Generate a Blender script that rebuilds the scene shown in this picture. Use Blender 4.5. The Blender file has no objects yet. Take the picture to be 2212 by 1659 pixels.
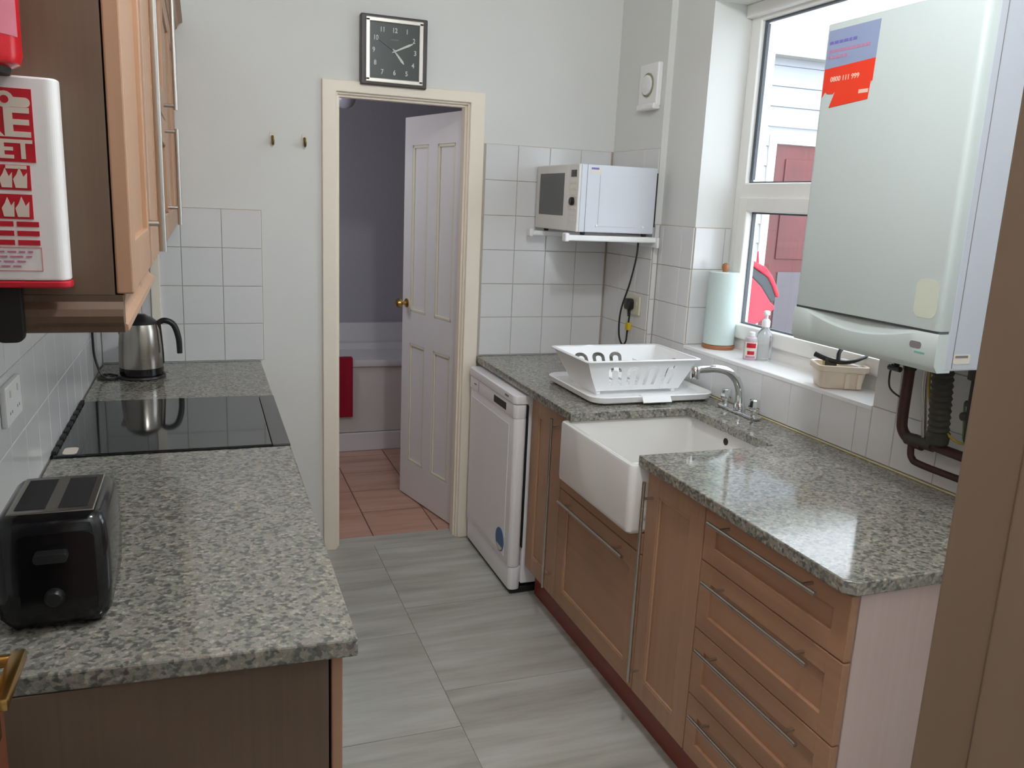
import bpy, bmesh, math, random
from mathutils import Vector, Matrix
random.seed(7)
S = bpy.context.scene
C = S.collection
PI = math.pi

# ------------------------------------------------------------------ camera
F_PX, YAW, PITCH, ROLL, CAM_H = 1800.86, 0.35886, -0.21503, 0.04515, 1.62983
cd = bpy.data.cameras.new('camera')
cam = bpy.data.objects.new('camera', cd); C.objects.link(cam)
fw = Vector((math.sin(YAW)*math.cos(PITCH), math.cos(YAW)*math.cos(PITCH), math.sin(PITCH)))
rt = Vector((math.cos(YAW), -math.sin(YAW), 0)); up = rt.cross(fw)
rr = rt*math.cos(ROLL)+up*math.sin(ROLL); uu = -rt*math.sin(ROLL)+up*math.cos(ROLL)
M = Matrix((rr, uu, -fw)).transposed().to_4x4(); M.translation = Vector((0, 0, CAM_H))
cam.matrix_world = M
cd.sensor_fit = 'HORIZONTAL'; cd.sensor_width = 36.0; cd.lens = 36.0*F_PX/2212.0
cd.clip_start = 0.02; cd.clip_end = 200
S.camera = cam

# ------------------------------------------------------------------ sky, lights, exposure
w = bpy.data.worlds.new('overcast_sky'); S.world = w; w.use_nodes = True
wn = w.node_tree.nodes; wl = w.node_tree.links
bg = wn['Background']; bg.inputs['Color'].default_value = (0.88, 0.94, 1.0, 1); bg.inputs['Strength'].default_value = 3.0
vs = S.view_settings
S.display_settings.display_device = 'sRGB'
vs.view_transform = 'Standard'; vs.look = 'None'; vs.gamma = 1.0; vs.use_curve_mapping = False
vs.exposure = 0.54
CEIL_LAMP_W = 31.0
HALL_FILL_W = 20.0
BATH_FILL_W = 7.0
try:
    S.cycles.max_bounces = 10; S.cycles.diffuse_bounces = 6; S.cycles.transparent_max_bounces = 12
    S.cycles.sample_clamp_indirect = 8.0
except Exception:
    pass

def point_light(name, loc, watts, radius, col=(0.95, 0.975, 1.0)):
    l = bpy.data.lights.new(name, 'POINT'); l.energy = watts; l.shadow_soft_size = radius; l.color = col
    o = bpy.data.objects.new(name, l); C.objects.link(o); o.location = loc
    return o
point_light('kitchen_lamp_light', (0.70, 1.05, 2.74), CEIL_LAMP_W, 0.08)
point_light('hall_fill_light', (-0.75, -0.75, 2.2), HALL_FILL_W, 0.1)  # unseen light added in the hall to brighten the end panels
point_light('bathroom_fill_light', (0.05, 4.55, 1.9), BATH_FILL_W, 0.15, (0.97, 0.96, 1.0))  # unseen light added to brighten the bathroom; the globe stays unlit

# ------------------------------------------------------------------ helpers
def srgb(r, g, b):
    f = lambda c: (c/255/12.92) if c/255 <= 0.04045 else ((c/255+0.055)/1.055)**2.4
    return (f(r), f(g), f(b), 1)

class MB:
    """collects shapes in one bmesh (world coordinates)"""
    def __init__(s): s.bm = bmesh.new(); s.smooth = False
    def _add(s, verts, faces, mat=None):
        vs_ = [s.bm.verts.new(mat @ Vector(v) if mat else v) for v in verts]
        out = []
        for f in faces:
            try: out.append(s.bm.faces.new([vs_[i] for i in f]))
            except ValueError: pass
        return vs_, out
    def box(s, x0, x1, y0, y1, z0, z1, bevel=0.0, seg=2, mat=None):
        v = [(x, y, z) for z in (z0, z1) for y in (y0, y1) for x in (x0, x1)]
        f = [(0, 2, 3, 1), (4, 5, 7, 6), (0, 1, 5, 4), (2, 6, 7, 3), (0, 4, 6, 2), (1, 3, 7, 5)]
        t = bmesh.new()
        tv = [t.verts.new(p) for p in v]
        for a in f: t.faces.new([tv[i] for i in a])
        if bevel > 0:
            b = min(bevel, 0.49*min(abs(x1-x0), abs(y1-y0), abs(z1-z0)))
            bmesh.ops.bevel(t, geom=t.edges[:], offset=b, segments=seg, profile=0.5, affect='EDGES')
        s.merge(t, mat); return s
    def merge(s, t, mat=None):
        if mat: bmesh.ops.transform(t, matrix=mat, verts=t.verts[:])
        me = bpy.data.meshes.new('tmp'); t.to_mesh(me); t.free(); s.bm.from_mesh(me); bpy.data.meshes.remove(me)
    def prism(s, poly, z0, z1, bevel=0.0, seg=2, axis='z', mat=None):
        """2D polygon extruded along an axis: z -> (x,y); y -> (x,z); x -> (y,z)"""
        def P(a, b, c):
            return {'z': (a, b, c), 'y': (a, c, b), 'x': (c, a, b)}[axis]
        t = bmesh.new()
        lo = [t.verts.new(P(a, b, z0)) for a, b in poly]; hi = [t.verts.new(P(a, b, z1)) for a, b in poly]
        n = len(poly)
        t.faces.new(lo[::-1]); t.faces.new(hi)
        for i in range(n): t.faces.new((lo[i], lo[(i+1) % n], hi[(i+1) % n], hi[i]))
        bmesh.ops.recalc_face_normals(t, faces=t.faces[:])
        if bevel > 0: bmesh.ops.bevel(t, geom=t.edges[:], offset=bevel, segments=seg, profile=0.5, affect='EDGES', clamp_overlap=True)
        s.merge(t, mat); return s
    def tube(s, pts, r, n=10, caps=True):
        """round bar along a polyline; r one radius or one for each point"""
        pts = [Vector(p) for p in pts]; m = len(pts)
        rs = r if isinstance(r, (list, tuple)) else [r]*m
        ref = None; rings = []
        for i, p in enumerate(pts):
            d = (pts[min(i+1, m-1)]-pts[max(i-1, 0)]).normalized()
            if ref is None:
                ref = Vector((0, 0, 1)) if abs(d.z) < 0.9 else Vector((1, 0, 0))
            a = (ref - d*ref.dot(d)).normalized(); ref = a; b = d.cross(a)
            rings.append([s.bm.verts.new(p + (a*math.cos(2*PI*k/n)+b*math.sin(2*PI*k/n))*rs[i]) for k in range(n)])
        for i in range(m-1):
            for k in range(n):
                s.bm.faces.new((rings[i][k], rings[i][(k+1) % n], rings[i+1][(k+1) % n], rings[i+1][k]))
        if caps:
            s.bm.faces.new(rings[0][::-1]); s.bm.faces.new(rings[-1])
        s.smooth = True; return s
    def lathe(s, prof, c, n=32, axis='z', caps=True):
        """profile [(radius, height)] turned about an axis through c"""
        c = Vector(c); rings = []
        for r, h in prof:
            ring = []
            for k in range(n):
                a = 2*PI*k/n; x, y = r*math.cos(a), r*math.sin(a)
                v = {'z': (x, y, h), 'x': (h, x, y), 'y': (y, h, x)}[axis]
                ring.append(s.bm.verts.new(c+Vector(v)))
            rings.append(ring)
        for i in range(len(prof)-1):
            for k in range(n):
                s.bm.faces.new((rings[i][k], rings[i][(k+1) % n], rings[i+1][(k+1) % n], rings[i+1][k]))
        if caps:
            s.bm.faces.new(rings[0][::-1]); s.bm.faces.new(rings[-1])
        s.smooth = True; return s
    def loft(s, loops, caps=True):
        """joins closed loops of equally many points"""
        L = [[s.bm.verts.new(p) for p in lp] for lp in loops]; n = len(L[0])
        for i in range(len(L)-1):
            for k in range(n): s.bm.faces.new((L[i][k], L[i][(k+1) % n], L[i+1][(k+1) % n], L[i+1][k]))
        if caps: s.bm.faces.new(L[0][::-1]); s.bm.faces.new(L[-1])
        return s
    def ball(s, c, r, u=16, v=10, sc=(1, 1, 1)):
        t = bmesh.new(); bmesh.ops.create_uvsphere(t, u_segments=u, v_segments=v, radius=r)
        s.merge(t, Matrix.Translation(c) @ Matrix.Diagonal((*sc, 1))); s.smooth = True; return s

def wloc(o):
    v = Vector((0, 0, 0))
    while o: v += o.location; o = o.parent
    return v
def link(name, me, mat, parent=None):
    o = bpy.data.objects.new(name, me); C.objects.link(o)
    if mat: me.materials.clear(); me.materials.append(mat)
    if parent: o.parent = parent
    return o
def part(name, mb, mat, parent=None, label=None, kind=None, smooth=None, origin=None):
    bmesh.ops.recalc_face_normals(mb.bm, faces=mb.bm.faces[:])
    off = wloc(parent) if parent else Vector((0, 0, 0))
    loc = Vector((0, 0, 0))
    if origin: loc = Vector(origin)-off
    bmesh.ops.translate(mb.bm, vec=-(off+loc), verts=mb.bm.verts[:])
    me = bpy.data.meshes.new(name); mb.bm.to_mesh(me); mb.bm.free()
    if mb.smooth if smooth is None else smooth:
        for p in me.polygons: p.use_smooth = True
        me.set_sharp_from_angle(angle=math.radians(38))
    o = link(name, me, mat, parent); o.location = loc
    if label: o['label'] = label
    if kind: o['kind'] = kind
    return o
def thing(name, label, cat, loc, group=None):
    o = bpy.data.objects.new(name, None); C.objects.link(o); o.location = loc; o.empty_display_size = 0.05
    o['label'] = label; o['category'] = cat
    if group: o['group'] = group
    return o
def tag(o, label, cat, group=None):
    o['label'] = label; o['category'] = cat
    if group: o['group'] = group
    return o
def struct(name, mb, mat, origin=None):
    return part(name, mb, mat, None, kind='structure', origin=origin)
def bx(*a, **k): return MB().box(*a, **k)
def arc(cx, cy, r, a0, a1, n):
    return [(cx+r*math.cos(math.radians(a0+(a1-a0)*i/n)), cy+r*math.sin(math.radians(a0+(a1-a0)*i/n))) for i in range(n+1)]
def rrect(x0, x1, y0, y1, r, n=5):
    return arc(x1-r, y0+r, r, -90, 0, n)+arc(x1-r, y1-r, r, 0, 90, n)+arc(x0+r, y1-r, r, 90, 180, n)+arc(x0+r, y0+r, r, 180, 270, n)
def bez(p, n=16):
    """smooth curve through control points (Catmull-Rom)"""
    p = [Vector(q) for q in p]; out = []
    for i in range(len(p)-1):
        a, b, c, d = p[max(i-1, 0)], p[i], p[i+1], p[min(i+2, len(p)-1)]
        for k in range(n):
            t = k/n
            out.append(0.5*((2*b)+(-a+c)*t+(2*a-5*b+4*c-d)*t*t+(-a+3*b-3*c+d)*t**3))
    out.append(p[-1]); return out
def text_mb(body, size, mat, thick=0.0006, bold=0.0, sx=1.0, align='CENTER'):
    """lettering as thin solid glyphs; mat places the text plane"""
    cu = bpy.data.curves.new('txt', 'FONT'); cu.body = body; cu.size = size; cu.extrude = thick; cu.offset = bold
    cu.align_x = align; cu.align_y = 'CENTER'; cu.resolution_u = 3
    o = bpy.data.objects.new('txt', cu); C.objects.link(o)
    dg = bpy.context.evaluated_depsgraph_get(); me = bpy.data.meshes.new_from_object(o.evaluated_get(dg))
    t = bmesh.new(); t.from_mesh(me); bpy.data.meshes.remove(me); bpy.data.objects.remove(o); bpy.data.curves.remove(cu)
    bmesh.ops.transform(t, matrix=Matrix.Diagonal((sx, 1, 1, 1)), verts=t.verts[:])
    mb = MB(); mb.merge(t, mat); return mb
def frame_mat(origin, ex, ey):
    ex = Vector(ex).normalized(); ey = Vector(ey).normalized(); ez = ex.cross(ey)
    m = Matrix((ex, ey, ez)).transposed().to_4x4(); m.translation = Vector(origin); return m
FACE_CAM = lambda x, y, z: frame_mat((x, y, z), (1, 0, 0), (0, 0, 1))      # lies in XZ, faces -Y
FACE_LEFT = lambda x, y, z: frame_mat((x, y, z), (0, -1, 0), (0, 0, 1))    # lies in YZ, faces -X

# ------------------------------------------------------------------ materials
def mat(name, col, rough=0.5, metal=0.0, spec=0.5, noise=0.0, nscale=30, coat=0.0, bump=0.0, trans=0.0, emit=0.0, alpha=1.0, ior=1.5):
    m = bpy.data.materials.new(name); m.use_nodes = True; nt = m.node_tree; b = nt.nodes['Principled BSDF']
    b.inputs['Base Color'].default_value = col if len(col) == 4 else (*col, 1)
    b.inputs['Roughness'].default_value = rough; b.inputs['Metallic'].default_value = metal
    b.inputs['Specular IOR Level'].default_value = spec; b.inputs['Coat Weight'].default_value = coat
    b.inputs['Transmission Weight'].default_value = trans; b.inputs['IOR'].default_value = ior
    b.inputs['Alpha'].default_value = alpha
    if emit: b.inputs['Emission Color'].default_value = b.inputs['Base Color'].default_value; b.inputs['Emission Strength'].default_value = emit
    if noise or bump:
        tc = nt.nodes.new('ShaderNodeTexCoord'); n = nt.nodes.new('ShaderNodeTexNoise')
        n.inputs['Scale'].default_value = nscale; n.inputs['Detail'].default_value = 4
        nt.links.new(tc.outputs['Object'], n.inputs['Vector'])
        if noise:
            mx = nt.nodes.new('ShaderNodeMix'); mx.data_type = 'RGBA'
            c = b.inputs['Base Color'].default_value
            mx.inputs[6].default_value = [max(0, v*(1-noise)) for v in c[:3]]+[1]
            mx.inputs[7].default_value = [min(1, v*(1+noise)) for v in c[:3]]+[1]
            nt.links.new(n.outputs['Fac'], mx.inputs[0]); nt.links.new(mx.outputs[2], b.inputs['Base Color'])
        if bump:
            bp = nt.nodes.new('ShaderNodeBump'); bp.inputs['Strength'].default_value = bump; bp.inputs['Distance'].default_value = 0.002
            nt.links.new(n.outputs['Fac'], bp.inputs['Height']); nt.links.new(bp.outputs['Normal'], b.inputs['Normal'])
    return m
def wood(name, c1, c2, axis, rough=0.42, fine=1.0):
    """straight-grained veneer, grain running along axis"""
    m = bpy.data.materials.new(name); m.use_nodes = True; nt = m.node_tree; b = nt.nodes['Principled BSDF']
    g = nt.nodes.new('ShaderNodeNewGeometry'); mp = nt.nodes.new('ShaderNodeMapping')
    sc = [38*fine, 38*fine, 38*fine]; sc['xyz'.index(axis)] = 1.6
    mp.inputs['Scale'].default_value = sc
    n = nt.nodes.new('ShaderNodeTexNoise'); n.inputs['Scale'].default_value = 1.0; n.inputs['Detail'].default_value = 5; n.inputs['Roughness'].default_value = 0.6
    n2 = nt.nodes.new('ShaderNodeTexNoise'); n2.inputs['Scale'].default_value = 3.2; n2.inputs['Detail'].default_value = 2
    r = nt.nodes.new('ShaderNodeValToRGB'); r.color_ramp.elements[0].position = 0.3; r.color_ramp.elements[1].position = 0.7
    r.color_ramp.elements[0].color = c1; r.color_ramp.elements[1].color = c2
    ad = nt.nodes.new('ShaderNodeMath'); ad.operation = 'MULTIPLY_ADD'; ad.inputs[1].default_value = 0.5
    nt.links.new(g.outputs['Position'], mp.inputs['Vector']); nt.links.new(mp.outputs['Vector'], n.inputs['Vector'])
    nt.links.new(g.outputs['Position'], n2.inputs['Vector'])
    nt.links.new(n2.outputs['Fac'], ad.inputs[0])
    hv = nt.nodes.new('ShaderNodeMath'); hv.operation = 'MULTIPLY'; hv.inputs[1].default_value = 0.5
    nt.links.new(n.outputs['Fac'], hv.inputs[0]); nt.links.new(hv.outputs[0], ad.inputs[2])
    nt.links.new(ad.outputs[0], r.inputs['Fac']); nt.links.new(r.outputs['Color'], b.inputs['Base Color'])
    b.inputs['Roughness'].default_value = rough
    return m
def granite(name):
    m = bpy.data.materials.new(name); m.use_nodes = True; nt = m.node_tree; b = nt.nodes['Principled BSDF']
    g = nt.nodes.new('ShaderNodeNewGeometry')
    v = nt.nodes.new('ShaderNodeTexVoronoi'); v.feature = 'SMOOTH_F1'; v.inputs['Smoothness'].default_value = 0.6; v.inputs['Scale'].default_value = 135; v.inputs['Randomness'].default_value = 1
    nz = nt.nodes.new('ShaderNodeTexNoise'); nz.inputs['Scale'].default_value = 90; nz.inputs['Detail'].default_value = 3
    dv = nt.nodes.new('ShaderNodeVectorMath'); dv.operation = 'MULTIPLY_ADD'; dv.inputs[1].default_value = (0.012, 0.012, 0.012)
    nt.links.new(nz.outputs['Color'], dv.inputs[0]); nt.links.new(g.outputs['Position'], dv.inputs[2])
    nt.links.new(g.outputs['Position'], nz.inputs['Vector']); nt.links.new(dv.outputs[0], v.inputs['Vector'])
    sp = nt.nodes.new('ShaderNodeSeparateColor'); nt.links.new(v.outputs['Color'], sp.inputs[0])
    r = nt.nodes.new('ShaderNodeValToRGB'); cr = r.color_ramp; cr.interpolation = 'LINEAR'
    stops = [(0.0, srgb(84, 84, 79)), (0.25, srgb(108, 107, 100)), (0.45, srgb(131, 130, 120)), (0.62, srgb(146, 143, 132)), (0.76, srgb(134, 123, 114)), (0.9, srgb(164, 160, 147))]
    cr.elements[0].color = stops[0][1]; cr.elements[1].position = stops[1][0]; cr.elements[1].color = stops[1][1]
    for p, c in stops[2:]:
        e = cr.elements.new(p); e.color = c
    nt.links.new(sp.outputs[0], r.inputs['Fac'])
    n2 = nt.nodes.new('ShaderNodeTexNoise'); n2.inputs['Scale'].default_value = 320; n2.inputs['Detail'].default_value = 2
    nt.links.new(g.outputs['Position'], n2.inputs['Vector'])
    mx = nt.nodes.new('ShaderNodeMix'); mx.data_type = 'RGBA'; mx.blend_type = 'OVERLAY'; mx.inputs[0].default_value = 0.3
    nt.links.new(r.outputs['Color'], mx.inputs[6]); nt.links.new(n2.outputs['Fac'], mx.inputs[7])
    nt.links.new(mx.outputs[2], b.inputs['Base Color'])
    b.inputs['Roughness'].default_value = 0.09; b.inputs['Specular IOR Level'].default_value = 0.6
    return m
def floor_mat(name, a, b_, c):
    """vinyl tile: streaks running across the room"""
    m = bpy.data.materials.new(name); m.use_nodes = True; nt = m.node_tree; b = nt.nodes['Principled BSDF']
    g = nt.nodes.new('ShaderNodeNewGeometry'); oi = nt.nodes.new('ShaderNodeObjectInfo')
    mp = nt.nodes.new('ShaderNodeMapping'); mp.inputs['Scale'].default_value = (1.5, 13, 1); mp.inputs['Rotation'].default_value = (0, 0, 0.03)
    of = nt.nodes.new('ShaderNodeVectorMath'); of.operation = 'MULTIPLY_ADD'; of.inputs[1].default_value = (7, 7, 7)
    nt.links.new(oi.outputs['Random'], of.inputs[0]); nt.links.new(g.outputs['Position'], of.inputs[2])
    nt.links.new(of.outputs[0], mp.inputs['Vector'])
    n = nt.nodes.new('ShaderNodeTexNoise'); n.inputs['Scale'].default_value = 1.0; n.inputs['Detail'].default_value = 6; n.inputs['Roughness'].default_value = 0.62
    nt.links.new(mp.outputs['Vector'], n.inputs['Vector'])
    r = nt.nodes.new('ShaderNodeValToRGB'); cr = r.color_ramp
    cr.elements[0].position = 0.32; cr.elements[0].color = a; cr.elements[1].position = 0.68; cr.elements[1].color = c
    e = cr.elements.new(0.5); e.color = b_
    nt.links.new(n.outputs['Fac'], r.inputs['Fac']); nt.links.new(r.outputs['Color'], b.inputs['Base Color'])
    b.inputs['Roughness'].default_value = 0.34
    return m

WALL = mat('wall_paint', srgb(226, 227, 224), 0.75, noise=0.02, nscale=3, bump=0.08)
CEIL = mat('ceiling_paint', srgb(236, 237, 238), 0.85, noise=0.02, nscale=3)
TILE = mat('white_glazed_tile', srgb(226, 226, 226), 0.16, noise=0.025, nscale=6)
GROUT = mat('tile_grout', srgb(186, 176, 160), 0.85, noise=0.08, nscale=40)
CREAM = mat('cream_gloss_paint', srgb(246, 236, 220), 0.4, noise=0.03, nscale=8)
DOORW = mat('white_door_paint', srgb(230, 228, 228), 0.4, noise=0.02, nscale=8)
DOOREDGE = mat('cream_door_edge', srgb(226, 220, 200), 0.4, noise=0.02, nscale=8)
UPVC = mat('window_plastic', srgb(243, 242, 238), 0.35, noise=0.015, nscale=8)
SILLM = mat('sill_gloss_white', srgb(248, 248, 248), 0.3, noise=0.015, nscale=8)
GASKET = mat('grey_gasket', srgb(96, 102, 108), 0.6, noise=0.05, nscale=40)
GRAN = granite('speckled_granite')
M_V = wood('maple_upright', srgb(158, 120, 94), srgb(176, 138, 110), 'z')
M_H = wood('maple_lengthwise', srgb(154, 115, 88), srgb(174, 133, 104), 'y')
M_SHADE = wood('maple_shaded', srgb(100, 81, 66), srgb(112, 91, 75), 'z', 0.5, 3.0)  # darker maple copy, the shade on the end panels is in its colour
M_PINK = wood('pale_laminate_panel', srgb(200, 178, 172), srgb(210, 190, 184), 'z', 0.5, 3.0)
M_LIT = wood('maple_lit', srgb(172, 134, 106), srgb(188, 150, 120), 'z')  # maple copy lightened in colour for the light on door fronts
PLINTH = wood('plinth_red_brown', srgb(128, 54, 42), srgb(144, 64, 50), 'y', 0.35)
JAMBM = wood('jamb_brown', srgb(132, 112, 92), srgb(142, 121, 101), 'z', 0.5, 0.6)
LEAFM = wood('orange_door_wood', srgb(104, 56, 38), srgb(120, 66, 46), 'z', 0.4)
STEEL = mat('brushed_steel', srgb(190, 186, 180), 0.3, 1.0, noise=0.04, nscale=60)
KSTEEL = mat('kettle_steel', srgb(176, 170, 162), 0.24, 1.0, noise=0.03, nscale=50)
CHROME = mat('chrome', srgb(225, 228, 230), 0.07, 1.0, noise=0.01, nscale=30)
BRASS = mat('brass', srgb(196, 158, 92), 0.25, 1.0, noise=0.05, nscale=50)
BRASSD = mat('dull_brass', srgb(120, 104, 60), 0.45, 1.0, noise=0.1, nscale=50)
BLACKP = mat('black_plastic', srgb(30, 30, 31), 0.35, noise=0.05, nscale=60)
BLACKG = mat('black_gloss', srgb(20, 20, 22), 0.14, noise=0.05, nscale=60)
BLACKM = mat('black_matt', srgb(24, 24, 24), 0.6, noise=0.05, nscale=60)
HOBG = mat('hob_glass', srgb(34, 35, 36), 0.05, spec=0.9, noise=0.03, nscale=20)
HOBT = mat('hob_trim_dark', srgb(58, 58, 58), 0.22, spec=0.6, noise=0.03, nscale=20)
WHITEA = mat('white_appliance', srgb(243, 242, 245), 0.35, noise=0.015, nscale=10)
WHITEP = mat('white_plastic', srgb(243, 243, 243), 0.38, noise=0.015, nscale=20)
CERAM = mat('white_ceramic', srgb(228, 226, 222), 0.1, coat=0.4, noise=0.02, nscale=6)
BOIL = mat('boiler_enamel', srgb(204, 215, 213), 0.4, noise=0.015, nscale=6)
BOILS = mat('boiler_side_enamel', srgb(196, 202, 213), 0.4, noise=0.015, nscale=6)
STAIN = mat('yellowed_patch', srgb(206, 211, 194), 0.45, noise=0.03, nscale=30)
RED = mat('signal_red', srgb(192, 24, 44), 0.4, noise=0.03, nscale=30)
REDG = mat('gloss_red', srgb(196, 20, 34), 0.2, noise=0.03, nscale=30)
PRINTW = mat('print_white', srgb(226, 214, 200), 0.5, noise=0.02, nscale=30)
MWF = mat('microwave_silver', srgb(224, 222, 217), 0.4, 0.1, noise=0.02, nscale=30)
MWS = mat('microwave_side', srgb(214, 218, 226), 0.4, noise=0.015, nscale=20)
DARKWIN = mat('dark_window', srgb(74, 76, 76), 0.25, noise=0.12, nscale=300)
PIPE = mat('old_copper_pipe', srgb(74, 48, 42), 0.5, 0.35, noise=0.2, nscale=40)
HOSE = mat('dark_hose', srgb(58, 56, 48), 0.6, noise=0.15, nscale=60)
CABY = mat('cable_yellow_green', srgb(170, 150, 40), 0.5, noise=0.1, nscale=60)
CABG = mat('cable_green', srgb(90, 120, 60), 0.5, noise=0.1, nscale=60)
YTAG = mat('yellow_tag', srgb(214, 186, 30), 0.5, noise=0.03, nscale=60)
PAPER = mat('paper_roll', srgb(206, 222, 218), 0.9, noise=0.03, nscale=60, bump=0.2)
HOLDW = wood('holder_wood', srgb(150, 96, 62), srgb(170, 112, 74), 'z', 0.45)
CADDYM = mat('beige_plastic', srgb(238, 222, 202), 0.45, noise=0.03, nscale=40)
CLEAR = mat('clear_plastic', (0.93, 0.95, 0.97, 1), 0.12, trans=0.85, noise=0.01, nscale=20)
LIQ = mat('pale_bottle', srgb(226, 214, 220), 0.2, trans=0.35, noise=0.02, nscale=20)
BLUE = mat('sticker_blue', srgb(48, 96, 150), 0.4, noise=0.05, nscale=60)
STKB = mat('sticker_grey_blue', srgb(150, 164, 196), 0.4, noise=0.05, nscale=20)
STKR = mat('sticker_orange_red', srgb(240, 62, 34), 0.4, noise=0.03, nscale=30)
STKP = mat('sticker_pink_print', srgb(196, 130, 164), 0.5, noise=0.03, nscale=30)
STKW = mat('sticker_pale_print', srgb(246, 206, 184), 0.5, noise=0.03, nscale=30)
GREYPR = mat('grey_print', srgb(120, 116, 118), 0.5, noise=0.03, nscale=30)
GREENPR = mat('green_print', srgb(110, 176, 160), 0.5, noise=0.03, nscale=30)
VIOPR = mat('violet_print', srgb(120, 110, 190), 0.5, noise=0.03, nscale=30)
PALELAB = mat('pale_label', srgb(226, 220, 206), 0.5, noise=0.03, nscale=30)
GLASS = bpy.data.materials.new('window_glass'); GLASS.use_nodes = True
_nt = GLASS.node_tree; _nt.nodes.remove(_nt.nodes['Principled BSDF'])
_t = _nt.nodes.new('ShaderNodeBsdfTransparent'); _t.inputs[0].default_value = (0.94, 0.96, 0.97, 1)
_g = _nt.nodes.new('ShaderNodeBsdfGlossy'); _g.inputs['Roughness'].default_value = 0.02
_f = _nt.nodes.new('ShaderNodeFresnel'); _f.inputs['IOR'].default_value = 1.45
_m = _nt.nodes.new('ShaderNodeMixShader')
_ge = _nt.nodes.new('ShaderNodeNewGeometry'); _iv = _nt.nodes.new('ShaderNodeMath'); _iv.operation = 'SUBTRACT'; _iv.inputs[0].default_value = 1.0
_mu = _nt.nodes.new('ShaderNodeMath'); _mu.operation = 'MULTIPLY'
_nt.links.new(_ge.outputs['Backfacing'], _iv.inputs[1]); _nt.links.new(_f.outputs[0], _mu.inputs[0]); _nt.links.new(_iv.outputs[0], _mu.inputs[1])
_nt.links.new(_mu.outputs[0], _m.inputs[0]); _nt.links.new(_t.outputs[0], _m.inputs[1]); _nt.links.new(_g.outputs[0], _m.inputs[2])
_nt.links.new(_m.outputs[0], _nt.nodes['Material Output'].inputs['Surface'])
FLOORM = floor_mat('grey_vinyl_tile', srgb(160, 159, 150), srgb(182, 182, 173), srgb(199, 201, 194))
FGROUT = mat('pale_floor_joint', srgb(196, 194, 180), 0.7, noise=0.05, nscale=40)
BTILE = floor_mat('terracotta_tile', srgb(176, 134, 116), srgb(196, 154, 134), srgb(206, 168, 148))
BGROUT = mat('brown_grout', srgb(122, 92, 78), 0.8, noise=0.05, nscale=40)
BWALL = mat('bathroom_grey_wall', srgb(174, 172, 180), 0.45, noise=0.16, nscale=120)
BATHM = mat('bath_acrylic', srgb(222, 220, 222), 0.2, noise=0.015, nscale=10)
BPANEL = mat('bath_panel', srgb(214, 208, 206), 0.4, noise=0.02, nscale=10)
TOWEL = mat('crimson_towel', srgb(150, 12, 40), 0.95, noise=0.2, nscale=140, bump=0.6)
EXTW = mat('white_cladding', srgb(178, 181, 188), 0.6, noise=0.03, nscale=8)
FASC = mat('painted_fascia', srgb(176, 174, 168), 0.6, noise=0.06, nscale=20)
EXTR = wood('red_brown_door', srgb(92, 50, 50), srgb(122, 56, 56), 'z', 0.4)
EXTG = mat('pale_lower_panel', srgb(104, 98, 104), 0.35, noise=0.08, nscale=6)
YARD = mat('yard_concrete', srgb(150, 148, 144), 0.9, noise=0.12, nscale=8)
PARR = mat('coral_red_fabric', srgb(226, 58, 78), 0.7, noise=0.04, nscale=60)
PARG = mat('charcoal_fabric', srgb(70, 72, 78), 0.7, noise=0.06, nscale=60)
GLOBE = mat('lamp_globe', (1, 0.95, 0.88, 1), 0.4, noise=0.01, nscale=10, emit=2.0)
SEAL = mat('yellowed_sealant', srgb(214, 206, 160), 0.5, noise=0.06, nscale=30)

# ------------------------------------------------------------------ room shell
XL, XR, XP, YB, YN, H = -0.404, 1.885, 1.855, 3.709, 0.40, 3.0
fl = struct('floor', bx(-1.9, 2.185, -2.3, 3.81, -0.12, -0.004), FGROUT)
TJ = 0.003
me_full = None
for ci, (xa, xb, off) in enumerate([(-1.90, -1.096, 0.0), (-1.096, -0.49, 0.1), (-0.49, 0.116, 0.2), (0.116, 0.722, 0.0), (0.722, 1.328, 0.10), (1.328, 1.885, 0.0)]):
    y = -2.3+0.0
    k = 0
    while y < 3.70:
        y0 = max(-2.3, -2.3+k*0.605-0.3+off*2); y1 = min(3.709, y0+0.605 if y0 > -2.3 else -2.3+(k+1)*0.605-0.3+off*2)
        k += 1
        if y1-y0 > 0.02:
            t = MB(); t.box(xa+TJ/2, xb-TJ/2, y0+TJ/2, y1-TJ/2, -0.004, 0.0)
            part('tile', t, FLOORM, fl, origin=((xa+xb)/2, (y0+y1)/2, -0.002))
        y = y1
struct('ceiling', bx(-0.7, 2.185, YN, 3.81, H, H+0.1), CEIL)
struct('wall_left', bx(-0.6, XL, YN, 3.81, -0.004, H), WALL)
wb = MB(); wb.box(XL, 0.540, YB, 3.809, -0.004, H); wb.box(1.138, XR, YB, 3.809, -0.004, H); wb.box(0.540, 1.138, YB, 3.809, 2.053, H)
wall_back = struct('wall_back', wb, WALL)
WY0, WY1, WZ0, WZ1 = 1.913, 2.985, 1.062, 2.42
wr = MB(); wr.box(XR, 2.185, YN, WY0, -0.004, H); wr.box(XR, 2.185, WY1, 3.809, -0.004, H)
wr.box(XR, 2.185, WY0, WY1, -0.004, WZ0); wr.box(XR, 2.185, WY0, WY1, WZ1, H)
wr.box(XP, XR, 3.262, YB, -0.004, H)
wall_right = struct('wall_right', wr, WALL)
wf = MB(); wf.box(-0.6, -0.29, 0.30, YN, -0.004, H); wf.box(0.515, 2.185, 0.30, YN, -0.004, H); wf.box(-0.29, 0.515, 0.30, YN, 2.06, H)
struct('wall_front', wf, WALL)
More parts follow.
